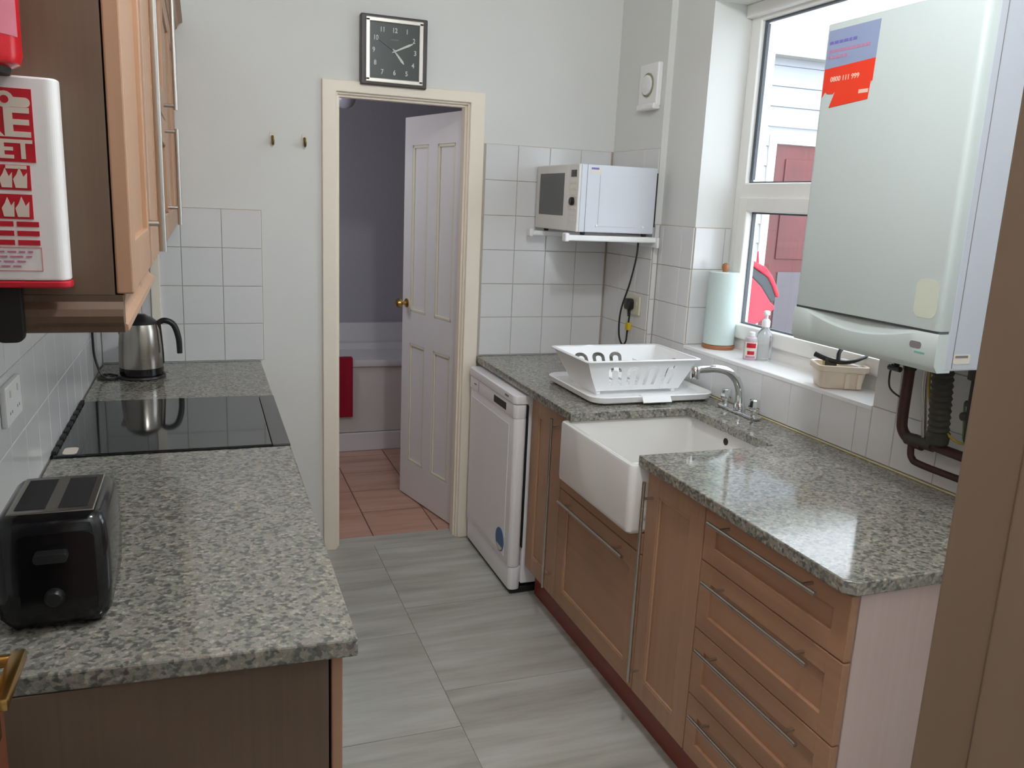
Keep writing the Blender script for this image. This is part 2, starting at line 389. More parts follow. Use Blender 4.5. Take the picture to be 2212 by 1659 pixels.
# hall behind the camera
hw = MB(); hw.box(-1.9, -1.8, -2.3, 0.30, -0.004, H); hw.box(1.8, 1.9, -2.3, 0.30, -0.004, H); hw.box(-1.9, 1.9, -2.4, -2.3, -0.004, H)
hw.box(-1.8, -0.6, 0.30, YN, -0.004, H)
struct('wall_hall', hw, WALL)
struct('ceiling_hall', bx(-1.9, 1.9, -2.4, YN, H, H+0.1), CEIL)
# bathroom
fb = struct('floor_bathroom', bx(-0.4, 2.2, 3.81, 6.1, -0.12, -0.006), BGROUT)
struct('trim_3', bx(0.54, 1.138, 3.70, 3.81, -0.006, 0.001), FLOORM)
for i, (xa, xb) in enumerate([(-0.4, 0.09), (0.09, 0.415), (0.415, 0.74), (0.74, 1.065), (1.065, 1.39), (1.39, 2.2)]):
    for k in range(7):
        ya, yb = 3.81+k*0.325, min(3.81+(k+1)*0.325, 5.30)
        if yb-ya > 0.01: part('tile', bx(xa+.003, xb-.003, ya+.003, yb-.003, -0.006, 0.0), BTILE, fb, origin=((xa+xb)/2, (ya+yb)/2, -0.003))
bw = MB(); bw.box(-0.5, -0.4, 3.809, 6.1, -0.006, 2.5); bw.box(2.2, 2.3, 3.809, 6.1, -0.006, 2.5); bw.box(-0.5, 2.3, 6.0, 6.1, -0.006, 2.5)
struct('wall_bathroom', bw, BWALL)
struct('ceiling_bathroom', bx(-0.5, 2.3, 3.809, 6.1, 2.5, 2.6), BWALL)

# ---- tiles: real pieces standing 5 mm proud of the wall
_cache = {}
def tile(parent, axis, face, sgn, a0, a1, z0, z1):
    """axis: normal axis; face: wall surface; a: the other horizontal coordinate"""
    g = 0.0011; a0 += g; a1 -= g; z0 += g; z1 -= g
    wa, hz = a1-a0, z1-z0
    if wa < 0.008 or hz < 0.008: return
    key = (axis, sgn, round(wa, 3), round(hz, 3))
    if key not in _cache:
        t = 0.0055; b = 0.0016; t0 = -0.001
        def P(a, n, z): return (sgn*n, a, z) if axis == 'x' else (a, sgn*n, z)
        A, Z = wa/2, hz/2
        v = [P(-A, t0, -Z), P(A, t0, -Z), P(A, t0, Z), P(-A, t0, Z), P(-A, t-b, -Z), P(A, t-b, -Z), P(A, t-b, Z), P(-A, t-b, Z),
             P(-A+b, t, -Z+b), P(A-b, t, -Z+b), P(A-b, t, Z-b), P(-A+b, t, Z-b)]
        f = [(4+i, 4+(i+1) % 4, 8+(i+1) % 4, 8+i) for i in range(4)]+[(i, (i+1) % 4, 4+(i+1) % 4, 4+i) for i in range(4)]+[(8, 9, 10, 11), (3, 2, 1, 0)]
        m = MB(); m._add(v, f); bmesh.ops.recalc_face_normals(m.bm, faces=m.bm.faces[:])
        me = bpy.data.meshes.new('tile'); m.bm.to_mesh(me); m.bm.free(); me.materials.append(TILE); _cache[key] = me
    o = bpy.data.objects.new('tile', _cache[key]); C.objects.link(o); o.parent = parent
    ac, zc = (a0+a1)/2, (z0+z1)/2
    o.location = (face, ac, zc) if axis == 'x' else (ac, face, zc)
def field(parent, axis, face, sgn, xs, zs):
    for i in range(len(xs)-1):
        for k in range(len(zs)-1): tile(parent, axis, face, sgn, xs[i], xs[i+1], zs[k], zs[k+1])
def cuts(a, b, anchor, p):
    k0 = math.ceil((a-anchor)/p-1e-6); out = [a]
    while anchor+k0*p < b-1e-4:
        if anchor+k0*p > a+0.004: out.append(anchor+k0*p)
        k0 += 1
    out.append(b); return out
G = 0.0006
# grout beds behind the tiles
part('grout_bed', bx(1.203, XP, YB-0.0015, YB, 0.912, 1.882), GROUT, wall_back)
part('grout_bed', bx(XL, 0.236, YB-0.0015, YB, 0.912, 1.55), GROUT, wall_back)
part('grout_bed', bx(XL, XL+0.0015, 1.21, YB, 0.912, 1.50), mat('pale_grout', srgb(206, 206, 204), 0.7, noise=.04, nscale=40), bpy.data.objects['wall_left'])
gb = MB(); gb.box(XP-0.0015, XP, 3.262, YB, 0.912, 1.882); gb.box(XR-0.0015, XR, WY1, 3.262, 0.912, 1.562); gb.box(XR-0.0015, XR, WY0, WY1, 0.912, WZ0+0.012)
gb.box(XR-0.0015, XR, 1.22, WY0, 0.912, 1.562); gb.box(XP, XR, 3.2605, 3.262, 0.912, 1.562); gb.box(XR, 2.055, WY1-0.0015, WY1, 1.08, 1.562)
part('grout_bed', gb, GROUT, wall_right)
field(wall_back, 'y', YB, -1, cuts(1.2035, XP-0.006, 1.213, 0.1575), [0.912, 1.093, 1.2505, 1.408, 1.5655, 1.723, 1.881])
field(wall_back, 'y', YB, -1, cuts(XL+0.006, 0.235, 0.075, 0.159), [0.912, 1.071, 1.230, 1.389, 1.548])
field(bpy.data.objects['wall_left'], 'x', XL, 1, cuts(1.21, YB-0.006, YB-0.006, 0.157), [0.912, 1.071, 1.230, 1.389, 1.498])
field(wall_right, 'x', XP, -1, cuts(3.263, YB-0.006, YB-0.006, 0.157), [0.912, 1.093, 1.2505, 1.408, 1.5655, 1.723, 1.881])
ys = cuts(1.22, WY0, 1.975, 0.1565)
field(wall_right, 'x', XR, -1, ys, [0.914, 1.077, 1.234, 1.391, 1.56])
field(wall_right, 'x', XR, -1, cuts(WY0, WY1, 1.975, 0.1565), [0.914, 1.0735])
field(wall_right, 'x', XR, -1, cuts(WY1, 3.262-0.006, 1.975, 0.1565), [0.914, 1.077, 1.234, 1.391, 1.56])
field(wall_right, 'y', 3.262, -1, [XP, XR-0.006], [0.914, 1.077, 1.234, 1.391, 1.56])
field(wall_right, 'y', WY1, -1, [XR+0.0, 2.027, 2.055], [1.08, 1.234, 1.391, 1.56])
# cream boxing strip in the back left corner
struct('trim_1', bx(-0.203, -0.168, YB-0.022, YB-0.0055, 0.912, 2.2, 0.002), CREAM)

# ---- doorway to the bathroom
arch = MB()
def archi(m, x0, x1, z0, z1): m.box(x0, x1, YB-0.018, YB, z0, z1, 0.005)
arch.prism([(0.486, 0.0), (0.545, 0.0), (0.545, 2.048), (1.133, 2.048), (1.133, 0.0), (1.200, 0.0), (1.200, 2.095), (0.486, 2.095)], YB-0.018, YB, 0.004, axis='y')
struct('trim_2', arch, CREAM)
lin = MB(); lin.box(0.540, 0.552, YB, 3.809, 0.0, 2.053); lin.box(1.126, 1.138, YB, 3.809, 0.0, 2.053); lin.box(0.552, 1.126, YB, 3.809, 2.041, 2.053)
lin.box(0.552, 0.562, YB+0.02, YB+0.062, 0, 2.041); lin.box(1.118, 1.126, YB+0.02, YB+0.062, 0, 2.041); lin.box(0.562, 1.118, YB+0.02, YB+0.062, 2.031, 2.041)
struct('trim_4', lin, CREAM)
# the leaf, hung on the right, opened into the bathroom
hx, hy = 1.150, 3.812; ex, ey = 1.004, 4.410
L = math.hypot(ex-hx, ey-hy); dx, dy = (ex-hx)/L, (ey-hy)/L
DM = Matrix(((dx, dy, 0, hx), (dy, -dx, 0, hy), (0, 0, 1, 0.008), (0, 0, 0, 1)))  # local x along leaf, local y to +X side (away from the camera)
# visible face is local y = 0, thickness runs to +y
T = 0.035; DH = 2.02
cols = [(0.09, 0.265), (0.355, 0.53)]; rows = [(0.20, 0.86), (1.03, 1.88)]
lf = MB()
core0, core1 = 0.010, T-0.010
lf.box(0, L, core0, core1, 0, DH, mat=DM)
for (ya, yb_) in ((0, core0), (core1, T)):
    for (a, b) in ((0, 0.09), (0.265, 0.355), (0.53, L)): lf.box(a, b, ya, yb_, 0, DH, mat=DM)
    for (a, b) in cols:
        for (z0, z1) in ((0, 0.20), (0.86, 1.03), (1.88, DH)): lf.box(a, b, ya, yb_, z0, z1, mat=DM)
def ldm(v): return DM @ Vector(v)
door1 = part('door_1', lf, DOORW, None, kind='structure')
for (a, b) in cols:
    for (z0, z1) in rows:
        md = MB(); s_ = 0.016
        for q in ((a, b, z0, z0+s_), (a, b, z1-s_, z1)): md.box(q[0], q[1], 0.001, 0.0105, q[2], q[3], 0.004, mat=DM)
        for q in ((a, a+s_, z0, z1), (b-s_, b, z0, z1)): md.box(q[0], q[1], 0.001, 0.0105, q[2], q[3], 0.004, mat=DM)
        part('panel_moulding', md, DOOREDGE, door1, 'cream beading round a recessed panel')
part('door_edge', bx(-0.003, 0.0, 0.0, T, 0, DH, mat=DM), DOOREDGE, door1, 'cream painted hinge edge of the door')
for z in (0.245, 1.83):
    hg = MB(); hg.box(-0.006, -0.003, 0.0, 0.03, z-0.045, z+0.045, mat=DM); 
    p = ldm((-0.004, -0.004, z)); hg.tube([p-Vector((0, 0, .045)), p+Vector((0, 0, .045))], 0.006, 8)
    part('hinge', hg, BRASSD, door1, 'dull brass hinge')
kb = MB()
for s_ in (-1, 1):
    base = 0.0 if s_ < 0 else T
    prof = [(0.024, 0), (0.024, 0.004), (0.010, 0.008), (0.009, 0.028), (0.020, 0.036), (0.025, 0.048), (0.021, 0.060), (0.006, 0.065)]
    t = MB().lathe(prof, (0, 0, 0), 20, 'y')
    kb.merge(t.bm, DM @ Matrix.Translation((L-0.05, base, 1.07)) @ Matrix.Diagonal((1, s_, 1, 1)))
kb.smooth = True
part('door_knob', kb, BRASS, door1, 'round brass knob')

# ---- window
win = bpy.data.objects.new('window_1', None); C.objects.link(win); win.location = (2.06, 2.45, 1.08); win['kind'] = 'structure'
X0, X1 = 2.058, 2.125
def frm(m, y0, y1, z0, z1, wdt, x0, x1, bev=0.006):
    m.box(x0, x1, y0, y0+wdt, z0, z1, bev); m.box(x0, x1, y1-wdt, y1, z0, z1, bev)
    m.box(x0+.0005, x1-.0005, y0+wdt*.9, y1-wdt*.9, z0, z0+wdt, bev); m.box(x0+.0005, x1-.0005, y0+wdt*.9, y1-wdt*.9, z1-wdt, z1, bev)
fm = MB(); frm(fm, WY0, WY1, 1.0622, 2.42, 0.062, X0, X1); fm.box(X0+.0005, X1-.0005, WY0+.05, WY1-.05, 1.672, 1.745, 0.006)
part('outer_frame', fm, UPVC, win)
sash = MB(); frm(sash, WY0+0.056, WY1-0.056, 1.126, 1.690, 0.058, X0-0.018, X1-0.02)
so = part('sash', sash, UPVC, win, 'opening lower sash')
part('glass', bx(2.085, 2.089, WY0+0.11, WY1-0.11, 1.182, 1.634), GLASS, so)
part('glass', bx(2.092, 2.096, WY0+0.06, WY1-0.06, 1.742, 2.362), GLASS, win)
gk = MB(); frm(gk, WY0+0.062, WY1-0.062, 1.744, 2.358, 0.007, 2.078, 2.0919, 0)
part('gasket', gk, GASKET, win, 'thin grey rubber glazing seal')
gk = MB(); frm(gk, WY0+0.113, WY1-0.113, 1.184, 1.632, 0.007, 2.070, 2.0849, 0)
part('gasket', gk, GASKET, so, 'thin grey rubber glazing seal')
sb = MB(); sb.box(2.0785, 2.0918, WY1-.079, WY1-.075, 1.758, 2.345); sb.box(2.0785, 2.0918, WY0+.075, WY0+.079, 1.758, 2.345); part('spacer_bar', sb, GASKET, win, kind='stuff')
hd = MB(); hd.box(2.030, 2.060, WY0, WY1, 2.372, 2.42, 0.004); part('head_trim', hd, UPVC, win)
st = MB(); st.box(XR-0.008, 2.058, WY0, WY1, 1.062, 1.0775, 0.003); part('window_sill', st, SILLM, win, 'white gloss inner sill')
cs = MB(); cs.box(2.012, 2.040, 2.13, 2.30, 1.142, 1.152, 0.003); cs.tube([(2.026, 2.30, 1.147), (2.026, 2.335, 1.147)], 0.006, 8); cs.box(2.02, 2.058, 2.20, 2.23, 1.135, 1.160, 0.003)
part('window_handle', cs, WHITEP, so, 'white window catch')
part('catch_tip', MB().ball((2.026, 2.338, 1.147), 0.008, 10, 8), GASKET, so)

# ---- near doorway: jamb lining and opened door
jl = MB(); jl.box(0.478, 0.515, 0.22, 0.403, 0, 2.06, 0.003); jl.box(-0.300, -0.290, 0.22, 0.403, 0, 2.06); jl.box(-0.29, 0.478, 0.22, 0.403, 2.045, 2.06)
jl.box(0.470, 0.4782, 0.22, 0.353, 0, 2.045, 0.002)
struct('trim_5', jl, JAMBM)
d2 = part('door_2', bx(-0.300, -0.262, 0.405, 1.125, 0.008, 1.99, 0.002), LEAFM, None, kind='structure')
lv = MB()
lv.box(-0.262, -0.258, 1.05, 1.09, 0.94, 1.13, 0.002)
lv.tube([(-0.258, 1.076, 1.052), (-0.236, 1.076, 1.052)], 0.008, 12)
lv.box(-0.240, -0.222, 0.972, 1.088, 1.045, 1.060, 0.003)
part('door_handle', lv, BRASS, d2, 'brass lever handle')

# ------------------------------------------------------------------ left run of units
def bar_handle(m, p0, p1, out, standoffs, r=0.006):
    """straight bar with round posts back to the door; out = vector from bar to door face"""
    p0, p1, out = Vector(p0), Vector(p1), Vector(out)
    m.tube([p0, p1], r, 10)
    for t in standoffs:
        q = p0.lerp(p1, t); m.tube([q, q+out], r*0.75, 8)
    return m
def shaker(parent, name, axis_face, sgn, a0, a1, z0, z1, stile, M_st, M_pan, th=0.019, cover=None, label=None, lip=True):
    """framed door/drawer front whose outer face is at axis_face, facing sgn along X, spanning a (Y) and z"""
    xf, xb = axis_face, axis_face-sgn*th
    lo, hi = min(xf, xb), max(xf, xb)
    m = MB()
    m.box(lo, hi, a0, a0+stile, z0, z1, 0.0025); m.box(lo, hi, a1-stile, a1, z0, z1, 0.0025)
    m.box(lo+.0002, hi-.0002, a0+stile-.002, a1-stile+.002, z0, z0+stile, 0.0025); m.box(lo+.0002, hi-.0002, a0+stile-.002, a1-stile+.002, z1-stile, z1, 0.0025)
    d = part(name, m, M_st, parent, label)
    xp0, xp1 = xb+sgn*0.002, xf-sgn*0.009
    part('panel', bx(min(xp0, xp1), max(xp0, xp1), a0+stile-.003, a1-stile+.003, z0+stile-.003, z1-stile+.003), M_pan, d)
    if lip:
        b = MB(); s_ = 0.006; x0 = min(xf-sgn*.0095, xf-sgn*.003); x1 = max(xf-sgn*.0095, xf-sgn*.003)
        A0, A1, Z0, Z1 = a0+stile, a1-stile, z0+stile, z1-stile
        b.box(x0, x1, A0, A1, Z0, Z0+s_, .002); b.box(x0, x1, A0, A1, Z1-s_, Z1, .002); b.box(x0, x1, A0, A0+s_, Z0, Z1, .002); b.box(x0, x1, A1-s_, A1, Z0, Z1, .002)
        part('bead', b, M_LIT if sgn < 0 else M_st, d)
    return d

# base units, left
XLF = 0.222
def base_left(y0, y1, label, near=False):
    t = thing('base_cabinet', label, 'cabinet', (0, (y0+y1)/2, 0), 'base cabinets under the left worktop')
    c = MB(); c.box(XL+.002, 0.176, y0, y1, 0.12, 0.876); c.box(XL+.002, 0.13, y0+.002, y1-.002, 0.0, 0.12)
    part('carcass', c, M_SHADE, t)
    d = shaker(t, 'door', 0.200, 1, y0+.002, y1-.002, 0.125, 0.868, 0.07, M_V, M_V, lip=False)
    part('handle', bar_handle(MB(), (0.235, y1-0.04, 0.35), (0.235, y1-0.04, 0.82), (-.035, 0, 0), (.12, .88)), STEEL, d)
base_left(1.285, 1.838, 'maple base cabinet at the near end of the left worktop, broad end panel towards viewer')
base_left(1.842, 2.394, 'maple base cabinet between the near end unit and the cooker')
base_left(3.036, 3.700, 'maple base cabinet under the kettle at the far end of the left worktop')

m = MB(); m.prism([(XL+.007, 1.292), (XLF, 1.263), (XLF, 2.399), (XL+.007, 2.399)], 0.877, 0.910, 0.004)
tag(part('worktop', m, GRAN), 'long speckled grey granite worktop carrying the black toaster', 'worktop')
m = MB(); m.prism([(XL+.007, 3.029), (XLF, 3.029), (XLF, YB-.006), (XL+.007, YB-.006)], 0.877, 0.910, 0.004)
tag(part('worktop', m, GRAN), 'short speckled grey granite worktop carrying the steel kettle', 'worktop')

# slot-in cooker with black glass hob
t = thing('cooker', 'slot-in electric cooker with glossy black glass hob between the left worktops', 'cooker', (-0.1, 2.71, 0))
part('body', bx(XL+.01, 0.17, 2.402, 3.026, 0.0, 0.893), WHITEA, t)
part('oven_door', bx(0.17, 0.20, 2.410, 3.018, 0.16, 0.76, .004), BLACKG, t)
part('oven_handle', bar_handle(MB(), (0.235, 2.46, 0.72), (0.235, 2.97, 0.72), (-.035, 0, 0), (.08, .92), .008), STEEL, t)
part('control_panel', bx(0.17, 0.20, 2.410, 3.018, 0.77, 0.89, .004), HOBT, t)
for i in range(5): part('control_knob', MB().lathe([(0.018, 0.0), (0.018, 0.006), (0.014, 0.022)], (0.20, 2.50+i*0.105, 0.83), 16, 'x'), BLACKP, t)
m = MB(); m.prism([(-0.392, 2.404), (0.170, 2.404), (0.170, 3.024), (-0.392, 3.024)], 0.893, 0.9155, 0.003); part('hob_glass', m, HOBG, t)
part('hob_trim', bx(0.1715, 0.222, 2.403, 3.025, 0.893, 0.9145, 0.003), HOBT, t, 'dark grey strip along the front of the hob')
m = MB()
for i in range(9):
    y = 2.42+i*0.068; m.box(-0.397, -0.385, y, y+0.05, 0.9155, 0.923, 0.002)
part('rear_vent', m, BLACKM, t)
m = MB(); m.prism(rrect(-0.372, -0.337, 2.412, 2.475, 0.012), 0.9155, 0.9165); part('glint_patch', m, PRINTW, t, 'small white patch standing for a glint on the hob corner')  # bright glint on the glass, laid on as a thin white patch

# ---- wall cabinets
ZC0, ZC1 = 1.488, 2.205
XD = -0.0865
def wall_cab(y0, y1, label, split=None, handle=None):
    t = thing('wall_cabinet', label, 'cabinet', (XL, (y0+y1)/2, ZC0), 'wall cabinets above the left worktop')
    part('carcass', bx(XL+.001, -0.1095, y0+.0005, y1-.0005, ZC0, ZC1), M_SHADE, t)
    zs = [(ZC0, ZC1)] if not split else [(ZC0, split-.0015), (split+.0015, ZC1)]
    for (a, b) in zs:
        d = shaker(t, 'door', XD, 1, y0+.0015, y1-.0015, a+.001, b-.001, 0.068, M_LIT, M_LIT, 0.021, lip=False)
        if handle:
            hx_, hy_ = handle
            if split:
                za, zb = (1.525, 1.785) if a == ZC0 else (1.835, 2.17)
                part('handle', bar_handle(MB(), (hx_, hy_, za), (hx_, hy_, zb), (XD-hx_, 0, 0), (.18, .97) if a == ZC0 else (.03, .88)), STEEL, d)
            else:
                part('handle', bar_handle(MB(), (hx_, hy_, 1.517), (hx_, hy_, 2.12), (XD-hx_, 0, 0), (.08, .92), 0.0065), STEEL, d)
    return t
wall_cab(1.200, 1.660, 'near maple wall cabinet with end panel carrying the fire blanket', handle=(-0.0655, 1.610))
wall_cab(1.663, 2.160, 'plain maple wall cabinet hidden behind the first long handle')
wall_cab(2.163, 2.667, 'maple wall cabinet of two stacked doors above the cooker', split=1.81, handle=(-0.057, 2.575))
wall_cab(2.670, 3.290, 'maple wall cabinet beyond the stacked doors, without visible handle')
wall_cab(3.293, 3.690, 'maple wall cabinet in the back corner above the kettle')
# light pelmet under the near cabinets
prof = [(XL+.002, 1.4875), (-0.100, 1.4875), (-0.101, 1.478), (-0.108, 1.468), (-0.1095, 1.461), (-0.106, 1.453), (-0.096, 1.446), (-0.094, 1.438), (-0.112, 1.438), (-0.118, 1.452), (-0.130, 1.470), (XL+.002, 1.470)]
t = thing('pelmet', 'moulded maple pelmet under the near wall cabinet', 'pelmet', (XL, 1.5, 1.44))
m = MB(); m.prism([(-0.122, 1.4875), (-0.098, 1.4875), (-0.099, 1.479), (-0.106, 1.470), (-0.1085, 1.461), (-0.105, 1.452), (-0.097, 1.446), (-0.096, 1.438), (-0.122, 1.438)], 1.215, 1.90, axis='y')
part('front_rail', m, M_LIT, t)
m = MB(); m.prism([(1.224, 1.4875), (1.200, 1.4875), (1.201, 1.479), (1.1935, 1.470), (1.191, 1.461), (1.1945, 1.452), (1.2025, 1.446), (1.2035, 1.438), (1.224, 1.438)], XL+.002, -0.100, axis='x')
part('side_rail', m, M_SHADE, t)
# cornice along the cabinet tops
t = thing('cornice', 'stepped maple cornice along the tops of the wall cabinets', 'cornice', (XL, 2.4, 2.2055))
m = MB(); m.prism([(-0.13, 2.206), (-0.085, 2.206), (-0.078, 2.218), (-0.066, 2.226), (-0.060, 2.244), (-0.045, 2.250), (-0.045, 2.264), (-0.13, 2.264)], 1.17, 3.69, axis='y')
part('front_rail', m, M_H, t)
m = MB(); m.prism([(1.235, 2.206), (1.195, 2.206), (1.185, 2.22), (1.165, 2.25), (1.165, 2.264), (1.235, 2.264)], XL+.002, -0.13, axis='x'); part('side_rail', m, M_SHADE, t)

# ---- fire blanket, extinguisher on the cabinet end
t = thing('fire_blanket', 'white and red fire blanket case hung on the near wall cabinet end', 'fire blanket', (-0.263, 1.199, 1.503))
FB0, FB1 = -0.363, -0.1625
m = MB(); m.prism(rrect(FB0, FB1, 1.1615, 1.1985, 0.012, 4), 1.5095, 1.748, 0.004); part('case', m, WHITEP, t)
m = MB(); m.prism(rrect(FB0+.002, FB1+.0015, 1.1605, 1.1985, 0.012, 4), 1.5005, 1.509, 0.002); part('bottom_flap', m, RED, t, 'red lower edge of the case')
YF = 1.161
def plate(parent, name, mt, x0, x1, z0, z1, y0=YF, th=0.0006, label=None):
    return part(name, bx(x0, x1, y0-th, y0+.0006, z0, z1), mt, parent, label)
PX0, PX1 = -0.334, -0.1895
plate(t, 'title_panel', RED, PX0, PX1, 1.6500, 1.7335, label='red title panel')
YT = YF-0.0008
for body, size, z, bold, sx in (('FIRE', 0.046, 1.6935, 0.0012, 1.32), ('BLANKET', 0.030, 1.6635, 0.0008, 1.08)):
    part('lettering', text_mb(body, size, FACE_CAM(PX1-.0028, YT, z), 0.0003, bold, sx, 'RIGHT'), PRINTW, t)
# pictogram above the title: a hand holding the folded blanket edge
m = MB(); m.prism([(x, z) for x, z in rrect(-0.2215, -0.1915, 1.7125, 1.7235, 0.005)], YF-.0012, YF-.0006, axis='y')
m.prism([(a, b) for a, b in arc(-0.2175, 1.7205, 0.0095, 0, 350, 16)], YF-.0013, YF-.0006, axis='y'); part('pictogram', m, PRINTW, t)
part('pictogram_dot', MB().prism([(a, b) for a, b in arc(-0.2175, 1.7205, 0.0045, 0, 350, 12)], YF-.0017, YF-.0012, axis='y'), RED, t)
for k, z in enumerate((1.632, 1.598)):
    plate(t, 'instruction_picture', RED, PX0, -0.1965, z-0.0145, z+0.0145)
    m = MB()
    def flame(cx, s_): return [(cx-.006*s_, z-.012), (cx-.008*s_, z-.002), (cx-.004*s_, z+.004), (cx-.001*s_, z+.012*s_), (cx+.003*s_, z+.001), (cx+.007*s_, z+.006), (cx+.006*s_, z-.012)]
    for cx, s_ in ((-0.207, 1.0), (-0.222, 0.9), (-0.262, 1.0), (-0.277, .8)) : part('flame_symbol', MB().prism(flame(cx, s_), YF-.0012, YF-.0006, axis='y'), PRINTW, t)
    if k == 0: part('pan_symbol', MB().prism([(-0.222, z+.010), (-0.2, z+.010), (-0.200, z+.014), (-0.222, z+.014)], YF-.0012, YF-.0006, axis='y'), PRINTW, t)
for z in (1.5775, 1.5665, 1.5555):
    for a, b in ((PX0, -0.2185), (-0.2150, -0.1915)): plate(t, 'printed_bar', RED, a, b, z-.003, z+.003)
m = MB(); 
for a in ((-0.334, -0.1905, 1.5495, 1.5499), (-0.334, -0.1905, 1.5215, 1.5219), (-0.1909, -0.1905, 1.5215, 1.5499)): m.box(a[0], a[1], YF-.0008, YF, a[2], a[3])
part('caption_box', m, RED, t)
for i in range(4):
    m = MB(); z = 1.5445-i*0.0058; x = PX0+.004
    while x < -0.205-i*0.002:
        l = random.uniform(.006, .014); m.box(x, min(x+l, -0.2), YF-.0008, YF, z-.0009, z+.0009); x += l+.003
    part('small_print', m, STKP, t)
for x in (-0.335, -0.236):
    m = MB(); m.prism(rrect(x-.017, x+.017, 1.430, 1.512, 0.010, 4), 1.176, 1.190, 0.003, axis='y'); part('pull_tab', m, BLACKM, t, 'black pull tab hanging below the case')

t.location.x += 0.0065
t = thing('fire_extinguisher', 'red fire extinguisher on the cabinet end above the fire blanket', 'fire extinguisher', (-0.2375, 1.140, 1.735))
ec = (-0.2375, 1.1400, -0.013)
part('cylinder', MB().lathe([(0.040, 1.766), (0.049, 1.770), (0.052, 1.778), (0.052, 2.04), (0.046, 2.07), (0.028, 2.09), (0.018, 2.098), (0.018, 2.115)], ec, 32), REDG, t)
part('base_ring', MB().lathe([(0.030, 1.759), (0.038, 1.759), (0.040, 1.768), (0.034, 1.768)], ec, 32), BLACKM, t)
m = MB(); n = 14
lo = []; 
pts = [(0.0526*math.cos(math.radians(a)), 0.0526*math.sin(math.radians(a))) for a in [-165+150*i/n for i in range(n+1)]]
vs_, _ = m._add([(ec[0]+x, ec[1]+y, z) for z in (1.785, 1.90) for x, y in pts], [(i, i+1, n+2+i, n+1+i) for i in range(n)]); m.smooth = True
part('label', m, mat('worn_red_label', srgb(176, 96, 110), .5, noise=.1, nscale=60), t, 'pale printed instruction label')
m = MB(); m.box(ec[0]-.015, ec[0]+.015, 1.11, 1.165, 2.090, 2.113, .004); m.box(ec[0]-.008, ec[0]+.008, 1.05, 1.15, 2.114, 2.120, .002); part('valve', m, BLACKP, t)
m = MB(); m.box(ec[0]-.02, ec[0]+.02, 1.190, 1.1995, 1.78, 2.03); m.lathe([(0.0535, 1.97), (0.0535, 1.985)], ec, 24, caps=False); part('bracket', m, STEEL, t)

# ---- kettle, toaster, socket
t = thing('kettle', 'brushed steel kettle with black handle and base on the left worktop', 'kettle', (-0.234, 3.425, 0.910))
kc = (-0.234, 3.425, 0)
part('power_base', MB().lathe([(0.084, 0.9105), (0.086, 0.914), (0.084, 0.921), (0.079, 0.923)], kc, 40), BLACKP, t)
part('body', MB().lathe([(0.078, 0.952), (0.079, 0.97), (0.0775, 1.03), (0.072, 1.095), (0.066, 1.118)], kc, 48), KSTEEL, t)
part('lower_band', MB().lathe([(0.074, 0.9235), (0.078, 0.926), (0.0785, 0.9515), (0.074, 0.9525)], kc, 48), BLACKG, t)
part('lid', MB().lathe([(0.066, 1.1185), (0.062, 1.125), (0.045, 1.140), (0.030, 1.146), (0.022, 1.152), (0.004, 1.153)], kc, 36), BLACKP, t)
hp = bez([(-0.176, 3.425, 1.112), (-0.148, 3.425, 1.128), (-0.115, 3.424, 1.112), (-0.0985, 3.423, 1.060), (-0.096, 3.423, 1.000)], 8)
m = MB()
for i, p in enumerate(hp): pass
m.tube(hp, [0.010+0.0015*math.sin(PI*i/(len(hp)-1)) for i in range(len(hp))], 12)
part('handle', m, BLACKP, t)
m = MB(); m.prism([(-0.172, 1.120), (-0.160, 1.124), (-0.157, 1.08), (-0.1525, 1.00), (-0.1525, 0.962), (-0.158, 0.962), (-0.160, 1.02)], 3.414, 3.436, 0.002, axis='y'); part('handle_spine', m, BLACKP, t)
m = MB(); m.prism([(-0.300, 1.115), (-0.318, 1.105), (-0.303, 1.07)], 3.405, 3.445, 0.003, axis='y'); part('spout', m, KSTEEL, t)
m = MB(); m.box(-0.155, -0.138, 3.418, 3.432, 0.924, 0.930, .002); part('switch', m, GREYPR, t)
cpts = bez([(-0.395, 3.400, 1.22), (-0.394, 3.40, 1.06), (-0.392, 3.40, 1.00), (-0.378, 3.395, 0.945), (-0.362, 3.385, 0.920), (-0.340, 3.365, 0.9145), (-0.316, 3.385, 0.9145)], 8)
part('power_cord', MB().tube(cpts, 0.0042, 8), BLACKP, t)
part('spare_cord', MB().tube(bez([(-0.320, 3.44, 0.9142), (-0.35, 3.47, 0.9142), (-0.375, 3.46, 0.9142), (-0.385, 3.41, 0.9142), (-0.36, 3.375, 0.9142), (-0.318, 3.392, 0.9142)], 6), 0.0040, 8), BLACKP, t)

t = thing('toaster', 'black two-slice toaster on the near end of the left worktop', 'toaster', (-0.245, 1.53, 0.910))
TX0, TX1, TY0, TY1 = -0.331, -0.160, 1.412, 1.652
def tl(x0, x1, y0, y1, z, r): return [(a, b, z) for a, b in rrect(x0, x1, y0, y1, r, 6)]
m = MB(); m.loft([tl(TX0+.012, TX1-.012, TY0+.012, TY1-.012, 0.921, .02), tl(TX0+.003, TX1-.003, TY0+.004, TY1-.004, 0.935, .026), tl(TX0, TX1, TY0, TY1, 0.98, .03), tl(TX0, TX1, TY0, TY1, 1.04, .03),
                tl(TX0+.004, TX1-.004, TY0+.004, TY1-.004, 1.085, .03), tl(TX0+.010, TX1-.010, TY0+.012, TY1-.012, 1.100, .026), tl(TX0+.017, TX1-.017, TY0+.020, TY1-.020, 1.1055, .02)]); m.smooth = True
part('body', m, BLACKG, t)
m = MB(); m.box(TX0+.022, TX1-.022, TY0+.032, TY1-.026, 1.104, 1.1075, 0.002)
tp = part('top_plate', m, STEEL, t, 'steel plate round the slots')
